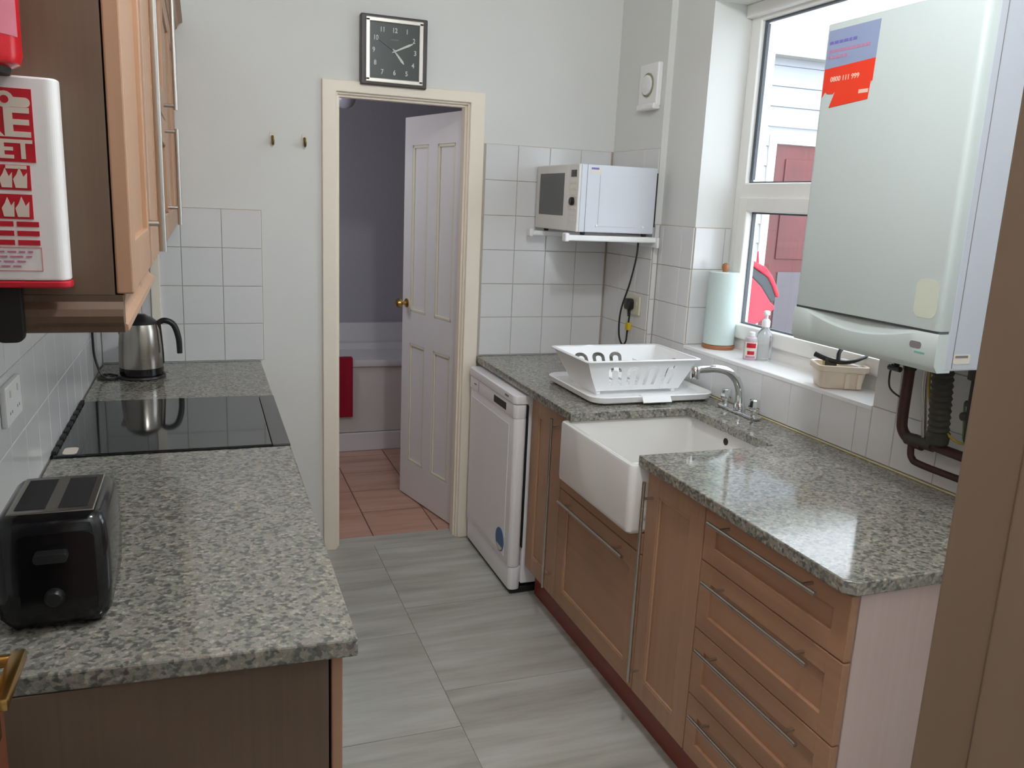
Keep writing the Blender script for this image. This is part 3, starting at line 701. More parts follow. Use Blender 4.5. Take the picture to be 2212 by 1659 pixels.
for a, b in ((-0.300, -0.255), (-0.2365, -0.1925)):
    part('slot', bx(a, b, TY0+.048, TY1-.042, 1.1065, 1.1085, .0004), BLACKM, tp)
m = MB(); m.prism(rrect(TX0+.040, TX1-.020, 0.945, 1.082, .012), TY0-.002, TY0+.004, axis='y'); part('front_panel', m, BLACKG, t)
m = MB(); m.prism(rrect(-0.266, -0.218, 1.040, 1.056, .006), TY0-.022, TY0-.002, 0.003, axis='y'); part('lever', m, BLACKP, t)
part('browning_knob', MB().lathe([(0.015, 0), (0.015, -0.008), (0.011, -0.014)], (-0.242, TY0-.002, 0.975), 20, 'y'), BLACKP, t)
m = MB()
for x in (TX0+.03, TX1-.03):
    for y in (TY0+.035, TY1-.035): m.lathe([(0.010, 0.9105), (0.011, 0.922)], (x, y, 0), 12)
part('foot', m, BLACKM, t, kind='stuff')

t = thing('wall_socket', 'white double wall socket on the left tiled wall above worktop', 'socket', (XL+.006, 1.976, 1.12))
m = MB(); m.box(XL+.0055, XL+.018, 1.900, 2.052, 1.128, 1.214, 0.004); part('faceplate', m, WHITEP, t)
for y in (1.94, 2.012):
    part('rocker_switch', bx(XL+.0178, XL+.0195, y-.004, y+.004, 1.186, 1.200), PALELAB, t)
    for dy_ in (-.009, .009): part('pin_hole', bx(XL+.0178, XL+.0183, y+dy_-.003, y+dy_+.003, 1.15, 1.156), GREYPR, t)

# ------------------------------------------------------------------ right run of units
XF = 1.231
def base_right(name, label, y0, y1):
    t = thing(name, label, 'cabinet', (1.56, (y0+y1)/2, 0), 'base cabinets under the right worktop')
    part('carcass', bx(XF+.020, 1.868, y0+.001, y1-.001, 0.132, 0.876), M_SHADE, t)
    return t
t = base_right('drawer_cabinet', 'maple cabinet of four drawers at the near end of the right worktop', 1.246, 1.775)
part('end_panel', bx(XF+.022, 1.875, 1.232, 1.2465, 0.0, 0.876), M_PINK, t, 'pale pinkish laminate end panel')
zz = [(0.135, 0.317), (0.320, 0.516), (0.519, 0.714), (0.717, 0.868)]
for (a, b), zh in zip(zz, (0.285, 0.482, 0.678, 0.846)):
    d = shaker(t, 'drawer', XF, -1, 1.233, 1.773, a, b, 0.05, M_H, M_H, 0.02, lip=False)
    part('handle', bar_handle(MB(), (1.197, 1.303, min(zh, b-.024)), (1.197, 1.714, min(zh, b-.024)), (XF-1.197, 0, 0), (.12, .88), 0.0055), STEEL, d)
t = base_right('base_cabinet', 'tall-door maple base cabinet between the drawers and the sink', 1.777, 2.084)
d = shaker(t, 'door', XF, -1, 1.779, 2.082, 0.135, 0.868, 0.066, M_V, M_V, 0.02)
part('handle', bar_handle(MB(), (1.197, 2.048, 0.19), (1.197, 2.048, 0.842), (XF-1.197, 0, 0), (.05, .92), 0.0055), STEEL, d)
t = base_right('sink_cabinet', 'maple cabinet under the white sink with one lengthwise handle', 2.086, 2.720)
# lower the carcass below the basin
o = [c for c in t.children if c.name.startswith('carcass')][0]; bpy.data.objects.remove(o)
m = MB(); m.box(XF+.020, 1.868, 2.087, 2.719, 0.132, 0.640); part('carcass', m, M_SHADE, t)
part('rail', bx(XF, XF+.019, 2.088, 2.718, 0.592, 0.657, .002), M_H, t)
part('stile', bx(XF, XF+.019, 2.636, 2.718, 0.657, 0.868, .002), M_V, t)
d = shaker(t, 'door', XF, -1, 2.088, 2.718, 0.135, 0.588, 0.066, M_H, M_H, 0.02)
part('handle', bar_handle(MB(), (1.197, 2.150, 0.5615), (1.197, 2.656, 0.5615), (XF-1.197, 0, 0), (.14, .90), 0.0055), STEEL, d)
t = base_right('base_cabinet', 'narrow maple base cabinet between the sink and the dishwasher', 2.722, 3.036)
d = shaker(t, 'door', XF, -1, 2.724, 3.034, 0.135, 0.868, 0.066, M_V, M_V, 0.02)
part('handle', bar_handle(MB(), (1.197, 2.754, 0.172), (1.197, 2.754, 0.850), (XF-1.197, 0, 0), (.08, .95), 0.0055), STEEL, d)
tag(part('plinth', bx(1.283, 1.300, 1.2475, 3.036, 0.0005, 0.131), PLINTH), 'dark red-brown plinth along the floor under the right cabinets', 'plinth')

# worktop, right (with the sink cut-out)
cut = [(1.1995, 2.098), (1.690, 2.098), (1.690, 2.596), (1.1995, 2.596)]
poly = [(1.224, 1.212), (1.878, 1.216), (1.878, 3.254), (1.848, 3.254), (1.848, YB-.006), (1.2005, YB-.006), (1.2005, 2.596), (1.684, 2.596), (1.684, 2.098), (1.2005, 2.098), (1.2005, 1.236)]
m = MB(); m.prism(poly, 0.879, 0.910, 0.003)
wt = part('worktop', m, GRAN); tag(wt, 'long polished granite worktop under the window with a sink cut-out', 'worktop')
m = MB(); m.box(1.8705, 1.8775, 1.22, 3.25, 0.910, 0.9145, 0.0015); part('sealant', m, SEAL, wt, 'yellowed sealant line along the wall')

# butler sink
t = thing('sink', 'white ceramic butler sink with deep plain front apron', 'sink', (1.44, 2.35, 0.645))
SX0, SX1, SY0, SY1, SZ0, SZ1 = 1.176, 1.735, 2.090, 2.632, 0.659, 0.8785
def loop(ins, z, r): return [(a, b, z) for a, b in rrect(SX0+ins, SX1-ins, SY0+ins, SY1-ins, r, 6)]
m = MB(); m.loft([loop(0.010, SZ0, .016), loop(0.002, SZ0+.008, .020), loop(0.0, SZ0+.02, .022), loop(0.0, SZ1-.008, .022), loop(0.003, SZ1-.002, .020), loop(0.008, SZ1, .018),
                loop(0.018, SZ1, .016), loop(0.023, SZ1-.003, .015), loop(0.026, SZ1-.012, .018), loop(0.030, SZ0+.05, .030), loop(0.050, SZ0+.028, .036), loop(0.12, SZ0+.024, .03)]); m.smooth = True
part('basin', m, CERAM, t)
part('overflow', MB().lathe([(0.003, 0), (0.012, 0.0), (0.013, -0.003), (0.012, -0.004)], (1.7095, 2.385, 0.838), 18, 'x'), BLACKM, t, 'dark overflow hole')
part('waste', MB().lathe([(0.036, 0.684), (0.036, 0.687), (0.030, 0.6875), (0.012, 0.685)], (1.455, 2.36, 0), 24), CHROME, t)

# mixer tap
t = thing('mixer_tap', 'chrome bridge mixer tap with arched spout behind the sink', 'tap', (1.825, 2.49, 0.910))
m = MB(); m.prism(rrect(1.806, 1.850, 2.375, 2.608, .018), 0.9103, 0.922, 0.003); part('base_plate', m, CHROME, t)
m = MB(); m.lathe([(0.022, 0.922), (0.023, 0.932), (0.017, 0.948), (0.014, 0.956)], (1.828, 2.49, 0), 24); part('spout_base', m, CHROME, t)
sp = bez([(1.828, 2.49, 0.950), (1.822, 2.49, 0.990), (1.802, 2.49, 1.035), (1.765, 2.49, 1.066), (1.715, 2.49, 1.079), (1.660, 2.49, 1.079), (1.628, 2.49, 1.076)], 8)
part('spout', MB().tube(sp, [0.0165-0.003*i/(len(sp)-1) for i in range(len(sp))], 16), CHROME, t)
m = MB(); m.lathe([(0.0155, 1.046), (0.0165, 1.050), (0.0165, 1.084), (0.012, 1.090)], (1.626, 2.49, 0), 20); part('nozzle', m, CHROME, t)
for y in (2.405, 2.578):
    m = MB(); m.lathe([(0.012, 0.922), (0.012, 0.940), (0.0195, 0.946), (0.021, 0.955), (0.0185, 0.978), (0.016, 0.982), (0.004, 0.984)], (1.828, y, 0), 10); m.smooth = False
    part('tap_head', m, CHROME, t)

# dish rack and its drip tray
t = thing('drip_tray', 'white plastic drip tray under the dish rack, lipped towards the sink', 'tray', (1.59, 2.90, 0.910))
def rl(x0, x1, y0, y1, z, r, sl=0.0): return [(a, b, z+sl*(y0-b)) for a, b in rrect(x0, x1, y0, y1, r, 6)]
a = (1.322, 1.850, 2.668, 3.145)
m = MB(); m.loft([rl(a[0]+.02, a[1]-.02, a[2]+.02, a[3]-.02, 0.9125, .05), rl(a[0]+.006, a[1]-.006, a[2]+.006, a[3]-.006, 0.920, .055), rl(*a, 0.940, .06), rl(a[0]+.004, a[1]-.004, a[2]+.004, a[3]-.004, 0.943, .058),
                rl(a[0]+.016, a[1]-.016, a[2]+.016, a[3]-.016, 0.940, .05), rl(a[0]+.024, a[1]-.024, a[2]+.024, a[3]-.024, 0.930, .045), rl(a[0]+.05, a[1]-.05, a[2]+.05, a[3]-.05, 0.9285, .04)]); m.smooth = True
part('tray', m, WHITEP, t)
m = MB(); m.prism([(2.690, 0.940), (2.690, 0.9445), (2.668, 0.944), (2.650, 0.922), (2.653, 0.919), (2.672, 0.936)], 1.520, 1.640, axis='x'); part('drain_lip', m, WHITEP, t)
t = thing('dish_rack', 'empty white plastic dish rack with arched slots on a drip tray', 'dish rack', (1.56, 2.885, 0.930))
RZ0, RZ1 = 0.9455, 1.066
top = (1.318, 1.786, 2.725, 3.052); bot = (1.375, 1.740, 2.775, 3.005)
def wall_with_slots(p00, p10, p11, p01, slots, th=0.003):
    """quad wall (bottom-left, bottom-right, top-right, top-left) with arch-shaped slots given as (centre u, half width u, v0, v1)"""
    p00, p10, p11, p01 = map(Vector, (p00, p10, p11, p01))
    wid = (p10-p00).length; hgt = ((p01-p00).length+(p11-p10).length)/2
    cu = bpy.data.curves.new('w', 'CURVE'); cu.dimensions = '2D'; cu.fill_mode = 'BOTH'; cu.extrude = 0.0
    def spl(pts):
        s_ = cu.splines.new('POLY'); s_.points.add(len(pts)-1); s_.use_cyclic_u = True
        for q, (x, y) in zip(s_.points, pts): q.co = (x, y, 0, 1)
    N = 12
    spl([(i/N, 0) for i in range(N+1)]+[(1, .5)]+[(1-i/N, 1) for i in range(N+1)]+[(0, .5)])
    asp = wid/hgt
    for (c, h, v0, v1) in slots:
        hv = h*asp
        outer = [(c-h, v0)]+[(c+h*math.cos(math.radians(180-180*i/10)), v1-hv+hv*math.sin(math.radians(180*i/10))) for i in range(11)]+[(c+h, v0)]
        k = 0.45
        inner = [(c+h*k, v0)]+[(c+h*k*math.cos(math.radians(180*i/8)), v1-hv-0.02+hv*k*math.sin(math.radians(180*i/8))) for i in range(9)]+[(c-h*k, v0)]
        spl(outer+inner)
    o = bpy.data.objects.new('w', cu); C.objects.link(o)
    me = bpy.data.meshes.new_from_object(o.evaluated_get(bpy.context.evaluated_depsgraph_get()))
    t_ = bmesh.new(); t_.from_mesh(me); bpy.data.meshes.remove(me); bpy.data.objects.remove(o); bpy.data.curves.remove(cu)
    for v in t_.verts:
        u, q = v.co.x, v.co.y
        v.co = (p00*(1-u)+p10*u)*(1-q)+(p01*(1-u)+p11*u)*q
    bmesh.ops.remove_doubles(t_, verts=t_.verts[:], dist=1e-5)
    bmesh.ops.solidify(t_, geom=t_.faces[:], thickness=th)
    return t_
b0, b1, b2, b3 = (bot[0], bot[2], RZ0), (bot[1], bot[2], RZ0), (bot[1], bot[3], RZ0), (bot[0], bot[3], RZ0)
t0, t1, t2, t3 = (top[0], top[2], RZ1), (top[1], top[2], RZ1), (top[1], top[3], RZ1), (top[0], top[3], RZ1)
def rwall(name, tbm):
    m = MB(); m.merge(tbm); return part(name, m, WHITEP, t)
rwall('side_wall', wall_with_slots(b0, b1, t1, t0, [(0.24, .065, .14, .80), (0.425, .065, .14, .80), (0.61, .065, .14, .80), (0.80, .055, .14, .80)]))
rwall('side_wall', wall_with_slots(b2, b3, t3, t2, [(1-.22, .065, .14, .80), (1-.40, .065, .14, .80), (1-.58, .065, .14, .80)]))
rwall('side_wall', wall_with_slots(b3, b0, t0, t3, []))
rwall('side_wall', wall_with_slots(b1, b2, t2, t1, [(0.45, .09, .14, .80)]))
m = MB(); m.loft([rl(top[0]-.002, top[1]+.002, top[2]-.002, top[3]+.002, RZ1-.004, .012), rl(top[0]-.012, top[1]+.012, top[2]-.012, top[3]+.012, RZ1-.003, .02), rl(top[0]-.014, top[1]+.014, top[2]-.014, top[3]+.014, RZ1+.001, .022),
                rl(top[0]-.010, top[1]+.010, top[2]-.010, top[3]+.010, RZ1+.004, .02), rl(top[0]+.002, top[1]-.002, top[2]+.002, top[3]-.002, RZ1+.003, .012), rl(top[0]-.002, top[1]+.002, top[2]-.002, top[3]+.002, RZ1-.004, .012)], caps=False)
part('rim', m, WHITEP, t)
m = MB()
for i in range(9):
    x = bot[0]+(bot[1]-bot[0])*(i+.5)/9; m.box(x-.012, x+.012, bot[2]-.001, bot[3]+.001, RZ0-.002, RZ0+.002, .0008)
m.box(bot[0], bot[1], bot[2], bot[2]+.012, RZ0-.0025, RZ0+.0015); m.box(bot[0], bot[1], bot[3]-.012, bot[3], RZ0-.0025, RZ0+.0015); m.box(bot[0], bot[1], 2.884, 2.896, RZ0-.0025, RZ0+.0015)
part('slatted_base', m, WHITEP, t)
m = MB(); m.box(1.655, 1.658, bot[2]-.005, bot[3]+.005, RZ0, RZ0+.075); part('divider', m, WHITEP, t)
m = MB()
for x in (bot[0]+.02, bot[1]-.02):
    for y in (bot[2]+.015, bot[3]-.015): m.box(x-.008, x+.008, y-.008, y+.008, 0.9287, RZ0, .002)
part('foot', m, WHITEP, t, kind='stuff')

# dishwasher
t = thing('dishwasher', 'white freestanding dishwasher with dark display beside the bathroom door', 'dishwasher', (1.42, 3.36, 0))
DY0, DY1 = 3.046, 3.664
part('body', bx(1.222, 1.82, DY0+.004, DY1-.004, 0.045, 0.850, .006), WHITEA, t)
m = MB(); m.prism(rrect(1.164, 1.218, DY0, DY1, .022, 6), 0.125, 0.772, 0.003); m.smooth = True; dr = part('door', m, WHITEA, t)
part('door_panel', bx(1.1625, 1.170, DY0+.068, DY1-.03, 0.150, 0.735, .002), WHITEA, dr, 'flat inset front panel')
m = MB(); m.prism(rrect(1.160, 1.218, DY0, DY1, .022, 6), 0.7725, 0.8285, 0.003); m.smooth = True; cp = part('control_panel', m, WHITEA, t)
part('display', bx(1.1585, 1.165, 3.150, 3.305, 0.785, 0.816, .0015), BLACKG, cp, 'dark display window')
m = MB(); m.prism(rrect(1.156, 1.80, DY0-.001, DY1+.001, .026, 6), 0.832, 0.868, 0.010, 3); m.smooth = True; part('lid', m, WHITEA, t)
part('button', bx(1.1590, 1.1620, 3.555, 3.585, 0.800, 0.806), GREYPR, cp)
part('panel_seam', bx(1.1593, 1.1610, 3.520, 3.5225, 0.776, 0.826), GREYPR, cp)
part('badge', bx(1.1545, 1.1575, 3.115, 3.155, 0.848, 0.856), GREYPR, t)
m = MB(); m.prism(rrect(1.169, 1.222, DY0+.001, DY1-.001, .022, 6), 0.022, 0.122, 0.003); m.smooth = True; part('kickplate', m, WHITEA, t)
part('door_seam', bx(1.2175, 1.2215, DY0+.0005, DY1-.006, 0.21, 0.825), BLACKM, t, 'dark gap between door and body')
m = MB(); m.box(1.176, 1.80, DY0+.008, DY1-.008, 0.004, 0.030, .004); part('skirt', m, BLACKM, t)
m = MB(); m.prism([(a_, b_) for a_, b_ in [(3.165+.052*math.cos(k*PI/18), .207+.052*math.sin(k*PI/18)) for k in range(36)]], 1.1612, 1.1626, axis='x'); part('round_sticker', m, BLUE, dr, 'round blue sticker')
m = MB(); m.prism([(3.165+.045*math.cos(math.radians(q)), .207+.048*math.sin(math.radians(q))) for q in range(215, 331, 8)], 1.1606, 1.1613, axis='x'); part('sticker_strip', m, PALELAB, dr, 'pale lower part of the round sticker')
m = MB(); m.box(1.185, 1.215, DY0+.02, DY0+.05, 0.0, 0.03); m.box(1.185, 1.215, DY1-.05, DY1-.02, 0.0, 0.03); m.box(1.75, 1.78, DY0+.02, DY0+.05, 0, .03); m.box(1.75, 1.78, DY1-.05, DY1-.02, 0, .03)
part('foot', m, BLACKM, t, kind='stuff')

# ------------------------------------------------------------------ microwave on its bracket
t = thing('microwave_bracket', 'white two-armed wall bracket holding up the microwave', 'bracket', (XP-.006, 3.44, 1.47))
for y in (3.232, 3.640):
    m = MB(); m.box(1.425, XP-.0065, y-.016, y+.016, 1.482, 1.506, .006); part('arm', m, WHITEP, t)
    m = MB(); m.box(1.412, 1.432, y-.019, y+.019, 1.478, 1.514, .006); part('end_stop', m, WHITEP, t)
m = MB(); m.box(XP-.0175, XP-.0065, 3.20, 3.66, 1.462, 1.506, .002); part('wall_rail', m, WHITEP, t)
MX0, MX1, MY0, MY1, MZ0, MZ1 = 1.462, 1.828, 3.225, 3.690, 1.519, 1.795
t = thing('microwave', 'silver fronted microwave oven on the wall bracket, side towards viewer', 'microwave', (1.645, 3.46, 1.507))
part('casing', bx(MX0+.012, MX1, MY0, MY1, MZ0, MZ1, .004), MWS, t)
m = MB(); m.box(MX0, MX0+.012, MY0+.10, MY1, MZ0, MZ1, .004); dr = part('door', m, MWF, t)
part('door_window', bx(MX0-.0015, MX0+.004, MY0+.145, MY1-.045, MZ0+.062, MZ1-.035, .001), DARKWIN, dr, 'dark mesh window')
cp = part('control_panel', bx(MX0, MX0+.012, MY0, MY0+.098, MZ0, MZ1, .004), MWF, t)
part('display', bx(MX0-.0015, MX0+.003, MY0+.022, MY0+.074, MZ1-.052, MZ1-.024), BLACKG, cp)
for r in range(7):
    for c_ in range(2):
        if r == 3: continue
        y = MY0+.030+c_*.036; z = MZ1-.075-r*.026
        part('button', bx(MX0-.0015, MX0+.003, y-.014, y+.014, z-.006, z+.006, .001), PALELAB if r < 3 else MWF, cp)
part('dial', MB().lathe([(0.017, 0), (0.017, -0.010), (0.013, -0.014)], (MX0, MY0+.048, MZ1-.152), 20, 'x'), BLACKP, cp)
m = MB(); m.box(1.560, 1.742, MY0-.0022, MY0, MZ0+.025, MZ1-.040, .002); part('side_pressing', m, MWS, t)
m = MB(); m.box(1.500, 1.5016, MY0-.0008, MY0+.001, MZ0, MZ1); part('seam', m, GREYPR, t)
for x in (1.555, 1.775): part('screw', MB().lathe([(0.006, 0), (0.005, -.003), (0.001, -.004)], (x, MY0, MZ0+.028), 12, 'y'), WHITEP, t)
m = MB(); m.box(1.516, 1.566, MY0-.0008, MY0, MZ1-.036, MZ1-.010); lb = part('energy_label', m, PALELAB, t, 'small pale label'); part('label_band', bx(1.518, 1.552, MY0-.0014, MY0-.0008, MZ1-.020, MZ1-.012), VIOPR, lb)
m = MB()
for x in (1.50, 1.79):
    for y in (3.240, 3.640): m.lathe([(0.010, 1.507), (0.012, MZ0+.001)], (x, y, 0), 12)
part('foot', m, BLACKM, t, kind='stuff')
part('back_vent', bx(MX1-.001, MX1+.006, MY0+.003, MY1-.03, MZ0+.03, MZ1-.02), BLACKM, t)
cpts = bez([(1.800, 3.300, 1.500), (1.792, 3.29, 1.42), (1.782, 3.315, 1.30), (1.776, 3.37, 1.17), (1.79, 3.40, 1.06), (1.812, 3.405, 1.008), (1.828, 3.40, 1.02), (1.832, 3.40, 1.07), (1.832, 3.39, 1.135), (1.832, 3.39, 1.165)], 8)
part('power_cord', MB().tube(cpts, 0.0042, 8), BLACKP, t)
m = MB(); m.prism(rrect(3.365, 3.417, 1.172, 1.222, .016), 1.812, 1.8385, 0.004, axis='x'); m.lathe([(0.0055, 1.140), (0.009, 1.176)], (1.828, 3.390, 0), 10); part('plug', m, BLACKP, t, 'black mains plug')
m = MB(); m.box(1.824, 1.842, 3.384, 3.410, 1.075, 1.110, .002); part('cord_tag', m, YTAG, t, 'yellow tag on the cord')
t = thing('wall_socket', 'cream wall socket below the microwave with black plug in it', 'socket', (XP-.006, 3.385, 1.15))
m = MB(); m.box(XP-.0165, XP-.006, 3.318, 3.440, 1.150, 1.238, .004); part('faceplate', m, mat('cream_plastic', srgb(220, 214, 190), .4, noise=.02), t)
m = MB(); m.box(XP-.0185, XP-.0160, 3.338, 3.348, 1.195, 1.212); part('rocker_switch', m, PALELAB, t)

# round dial control on the pier
t = thing('wall_control', 'white square wall control with round dial on the corner pier', 'switch', (XP, 3.375, 2.14))
m = MB(); m.box(XP-.026, XP-.0005, 3.292, 3.452, 2.058, 2.236, .006); part('case', m, WHITEP, t)
m = MB(); m.box(XP-.036, XP-.0005, 3.296, 3.448, 2.044, 2.070, .006); part('base_lip', m, WHITEP, t)
part('dial_ring', MB().lathe([(0.050, -.026), (0.050, -.030), (0.043, -.030), (0.043, -.026)], (XP, 3.372, 2.147), 32, 'x', caps=False), mat('olive_ring', srgb(150, 150, 116), .5, noise=.03), t)
part('dial', MB().lathe([(0.042, -.026), (0.041, -.036), (0.036, -.038), (0.002, -.038)], (XP, 3.372, 2.147), 32, 'x'), WHITEP, t)

# clock
t = thing('wall_clock', 'square black dial wall clock with silver bezel above the door', 'clock', (0.783, YB, 2.085))
CX, CZ, CS = 0.7835, 2.2225, 0.1415
m = MB(); m.box(CX-CS, CX+CS, YB-.038, YB-.0005, CZ-CS+.002, CZ+CS-.002, .005); part('case', m, mat('dark_bronze', srgb(70, 64, 62), .4, noise=.04), t)
part('dial', bx(CX-.115, CX+.115, YB-.0405, YB-.038, CZ-.118, CZ+.118), mat('clock_dial', srgb(62, 70, 68), .3, noise=.04), t)
bz = MB(); s0, s1 = .122, .104
for q in ((-s0, s0, s1+.006, s0+.006), (-s0, s0, -s0-.006, -s1-.006), (-s0, -s1, -s0, s0), (s1, s0, -s0, s0)): bz.box(CX+q[0], CX+q[1], YB-.047, YB-.0385, CZ+q[2], CZ+q[3], .003)
part('bezel', bz, mat('silver_bezel', srgb(206, 202, 194), .3, .7, noise=.02), t)
NUM = mat('clock_white', srgb(210, 214, 208), .5, noise=.02)
pos = {12: (0, .082), 1: (.052, .082), 2: (.082, .048), 3: (.088, 0), 4: (.079, -.050), 5: (.052, -.085), 6: (0, -.085), 7: (-.052, -.085), 8: (-.082, -.050), 9: (-.088, 0), 10: (-.080, .048), 11: (-.052, .082)}
for n_, (a, b) in pos.items():
    part('numeral', text_mb(str(n_), .027, FACE_CAM(CX+a, YB-.0411, CZ+b), .0004, .0005, 0.85), NUM, t)
part('printed_line', bx(CX-.016, CX+.016, YB-.0411, YB-.0405, CZ+.044, CZ+.048), GREYPR, t)
def hand(ang, ln, wd, y, mt, nm, tail=0.012):
    a = math.radians(ang); d = (math.sin(a), math.cos(a)); n_ = (d[1], -d[0])
    P = lambda l, w_: (CX+d[0]*l+n_[0]*w_, CZ+d[1]*l+n_[1]*w_)
    m = MB(); m.prism([P(-tail, -wd*.5), P(ln*.8, -wd), P(ln, -wd*.3), P(ln, wd*.3), P(ln*.8, wd), P(-tail, wd*.5)], y-.001, y, axis='y'); part(nm, m, mt, t)
hand(140, .062, .0050, YB-.0418, NUM, 'hour_hand'); hand(64.5, .086, .0045, YB-.0435, NUM, 'minute_hand'); hand(302, .094, .0011, YB-.045, GREYPR, 'second_hand', .02)
part('hand_boss', MB().lathe([(0.006, -.0455), (0.005, -.041)], (CX, YB, CZ), 14, 'y'), NUM, t)

# two adhesive hooks
for i, (x, z) in enumerate(((0.286, 1.842), (0.415, 1.842))):
    t = thing('wall_hook', ['small white and brass wall hook, farther from the bathroom door', 'small white and brass wall hook, beside the bathroom door frame'][i], 'hook', (x, YB, z), 'wall hooks left of the bathroom door')
    m = MB(); m.prism(rrect(x-.011, x+.011, z-.022, z+.026, .006), YB-.004, YB-.0003, .001, axis='y'); part('backplate', m, PALELAB, t)
    m = MB(); m.tube(bez([(x, YB-.004, z+.008), (x, YB-.012, z+.002), (x, YB-.013, z-.014), (x, YB-.022, z-.024), (x, YB-.032, z-.016), (x, YB-.033, z-.006)], 6), 0.0050, 10); part('hook', m, BRASSD, t)

# ------------------------------------------------------------------ boiler
t = thing('boiler', 'large white wall-hung boiler with torn red sticker beside the window', 'boiler', (1.70, 1.657, 1.29))
BX, BY0, BY1, BZ0, BZ1 = 1.545, 1.408, 1.906, 1.291, 2.115
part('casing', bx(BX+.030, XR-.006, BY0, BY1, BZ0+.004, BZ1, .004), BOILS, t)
m = MB(); m.prism(rrect(BX, BX+.05, BY0+.0005, BY1-.0005, .014, 5), 1.386, BZ1-.0005, .003); m.smooth = True
fp = part('front_cover', m, BOIL, t)
# lower flap with a shallow scoop under the joint
fl_ = MB(); N = 24; loops = []
for i in range(N+1):
    y = BY0+.0005+(BY1-BY0-.001)*i/N; u = (y-BY0)/(BY1-BY0)
    s_ = max(0, 1-((u-.52)/.40)**2); d = .030*s_**1.2
    dep = .014*s_
    loops.append([(BX+.05, y, BZ0), (BX+.012, y, BZ0), (BX, y, BZ0+.016), (BX, y, 1.380-d-.004), (BX+.002+dep*.6, y, 1.380-d), (BX+.004+dep, y, 1.3802), (BX+.05, y, 1.3805)])
fl_.loft(loops); fl_.smooth = True; part('lower_flap', fl_, BOIL, t)
part('joint_shadow_gap', bx(BX+.006, BX+.05, BY0+.002, BY1-.002, 1.3803, 1.3862), GASKET, t, 'dark joint under the front cover')
part('side_seam', bx(BX+.052, BX+.0536, BY0-.0006, BY0+.001, BZ0+.01, BZ1-.01), GREYPR, t)
m = MB(); m.prism(rrect(1.424, 1.490, 1.412, 1.500, .02), BX-.0006, BX+.001, axis='x'); part('yellowed_patch', m, STAIN, fp, 'faint yellowed patch')
# torn sticker (Y runs away from the camera; drawn in Y,Z on the front face)
yA, yB_ = 1.712, 1.893
def sy(u): return yB_+(yA-yB_)*u     # u 0 at the far edge, 1 at the near edge
up_ = [(0, 2.000), (0, 2.098), (1, 2.096), (0.985, 2.012)]
m = MB(); m.prism([(sy(u), z) for u, z in [(0.0, 2.003), (0.01, 2.097), (1.0, 2.098), (0.985, 2.010)]], BX-.0008, BX+.001, axis='x'); stk = part('sticker', m, STKB, fp, 'grey-blue upper half of the torn sticker')
m = MB(); m.prism([(sy(u), z) for u, z in [(0.0, 2.003), (0.985, 2.010), (0.975, 1.957), (0.945, 1.957), (0.925, 1.915), (0.17, 1.905), (0.27, 1.945), (0.22, 1.938), (0.11, 1.940), (0.06, 1.946), (0.0, 1.932)]], BX-.0009, BX+.001, axis='x'); part('sticker_red_half', m, STKR, fp, 'orange-red torn lower half')
for i, (z, u0, u1, mt_) in enumerate(((2.045, .05, .85, STKP), (2.030, .05, .45, STKP), (2.066, .05, .6, VIOPR))):
    m = MB(); u = u0
    while u < u1:
        l = random.uniform(.04, .09); ya_, yb_ = sy(u), sy(min(u+l, u1)); m.box(BX-.0013, BX-.0006, min(ya_, yb_), max(ya_, yb_), z-.0035, z+.0035); u += l+.02
    part('printed_line', m, mt_, stk)
part('lettering', text_mb('0800 111 999', .017, FACE_LEFT(BX-.0012, sy(.43), 1.9745), .0003, .0004, 1.1), STKW, stk)
part('printed_line', bx(BX-.0013, BX-.0006, min(sy(.92), sy(.74)), max(sy(.92), sy(.74)), 1.931, 1.940), STKW, stk)
m = MB(); m.prism(rrect(1.452, 1.486, 1.340, 1.356, .007), BX-.0008, BX+.001, axis='x'); part('badge', m, GREYPR, t)
part('badge_line', bx(BX-.0008, BX+.001, 1.440, 1.470, 1.330, 1.334), GREENPR, t)
m = MB(); m.prism(rrect(1.600, 1.650, 1.312, 1.334, .004), BY0-.0008, BY0+.001, axis='y'); pl = part('rating_plate', m, PALELAB, t)
part('rating_text', bx(1.604, 1.642, BY0-.0014, BY0-.0008, 1.326, 1.331), GREYPR, pl)

# pipes under the boiler
t = thing('pipework', 'dark painted pipes and hoses under the boiler, against the tiles', 'pipes', (1.83, 1.6, 1.0))
def pipe(pts, r, mt, nm, n=8, seg=12, lab=None): return part(nm, MB().tube(bez(pts, n), r, seg), mt, t, lab)
pipe([(1.825, 1.742, 1.2905), (1.825, 1.742, 1.20), (1.825, 1.742, 1.095), (1.825, 1.735, 1.055), (1.825, 1.705, 1.034), (1.825, 1.66, 1.030)], .0150, PIPE, 'flow_pipe')
pipe([(1.825, 1.690, 1.042), (1.825, 1.60, 1.039), (1.825, 1.42, 1.036), (1.825, 1.30, 1.034), (1.825, 1.245, 1.033)], .0135, PIPE, 'return_pipe')
pipe([(1.828, 1.700, 1.034), (1.828, 1.700, 1.005), (1.828, 1.692, .985), (1.828, 1.660, .976), (1.828, 1.50, .976), (1.828, 1.35, .975), (1.828, 1.245, .974)], .0095, PIPE, 'gas_pipe')
part('pipe_tee', MB().tube([(1.826, 1.715, 1.036), (1.826, 1.625, 1.040)], .0175, 12), HOSE, t)
rz = []; rad = []
for i in range(27):
    z = 1.2905-i*.0085; rz.append((1.775+.035*(i/26), 1.590+.012*(i/26), z)); rad.append(.024+(.004 if i % 2 else 0))
part('condensate_trap', MB().tube(rz, rad, 14), HOSE, t, 'dark ribbed trap hose')
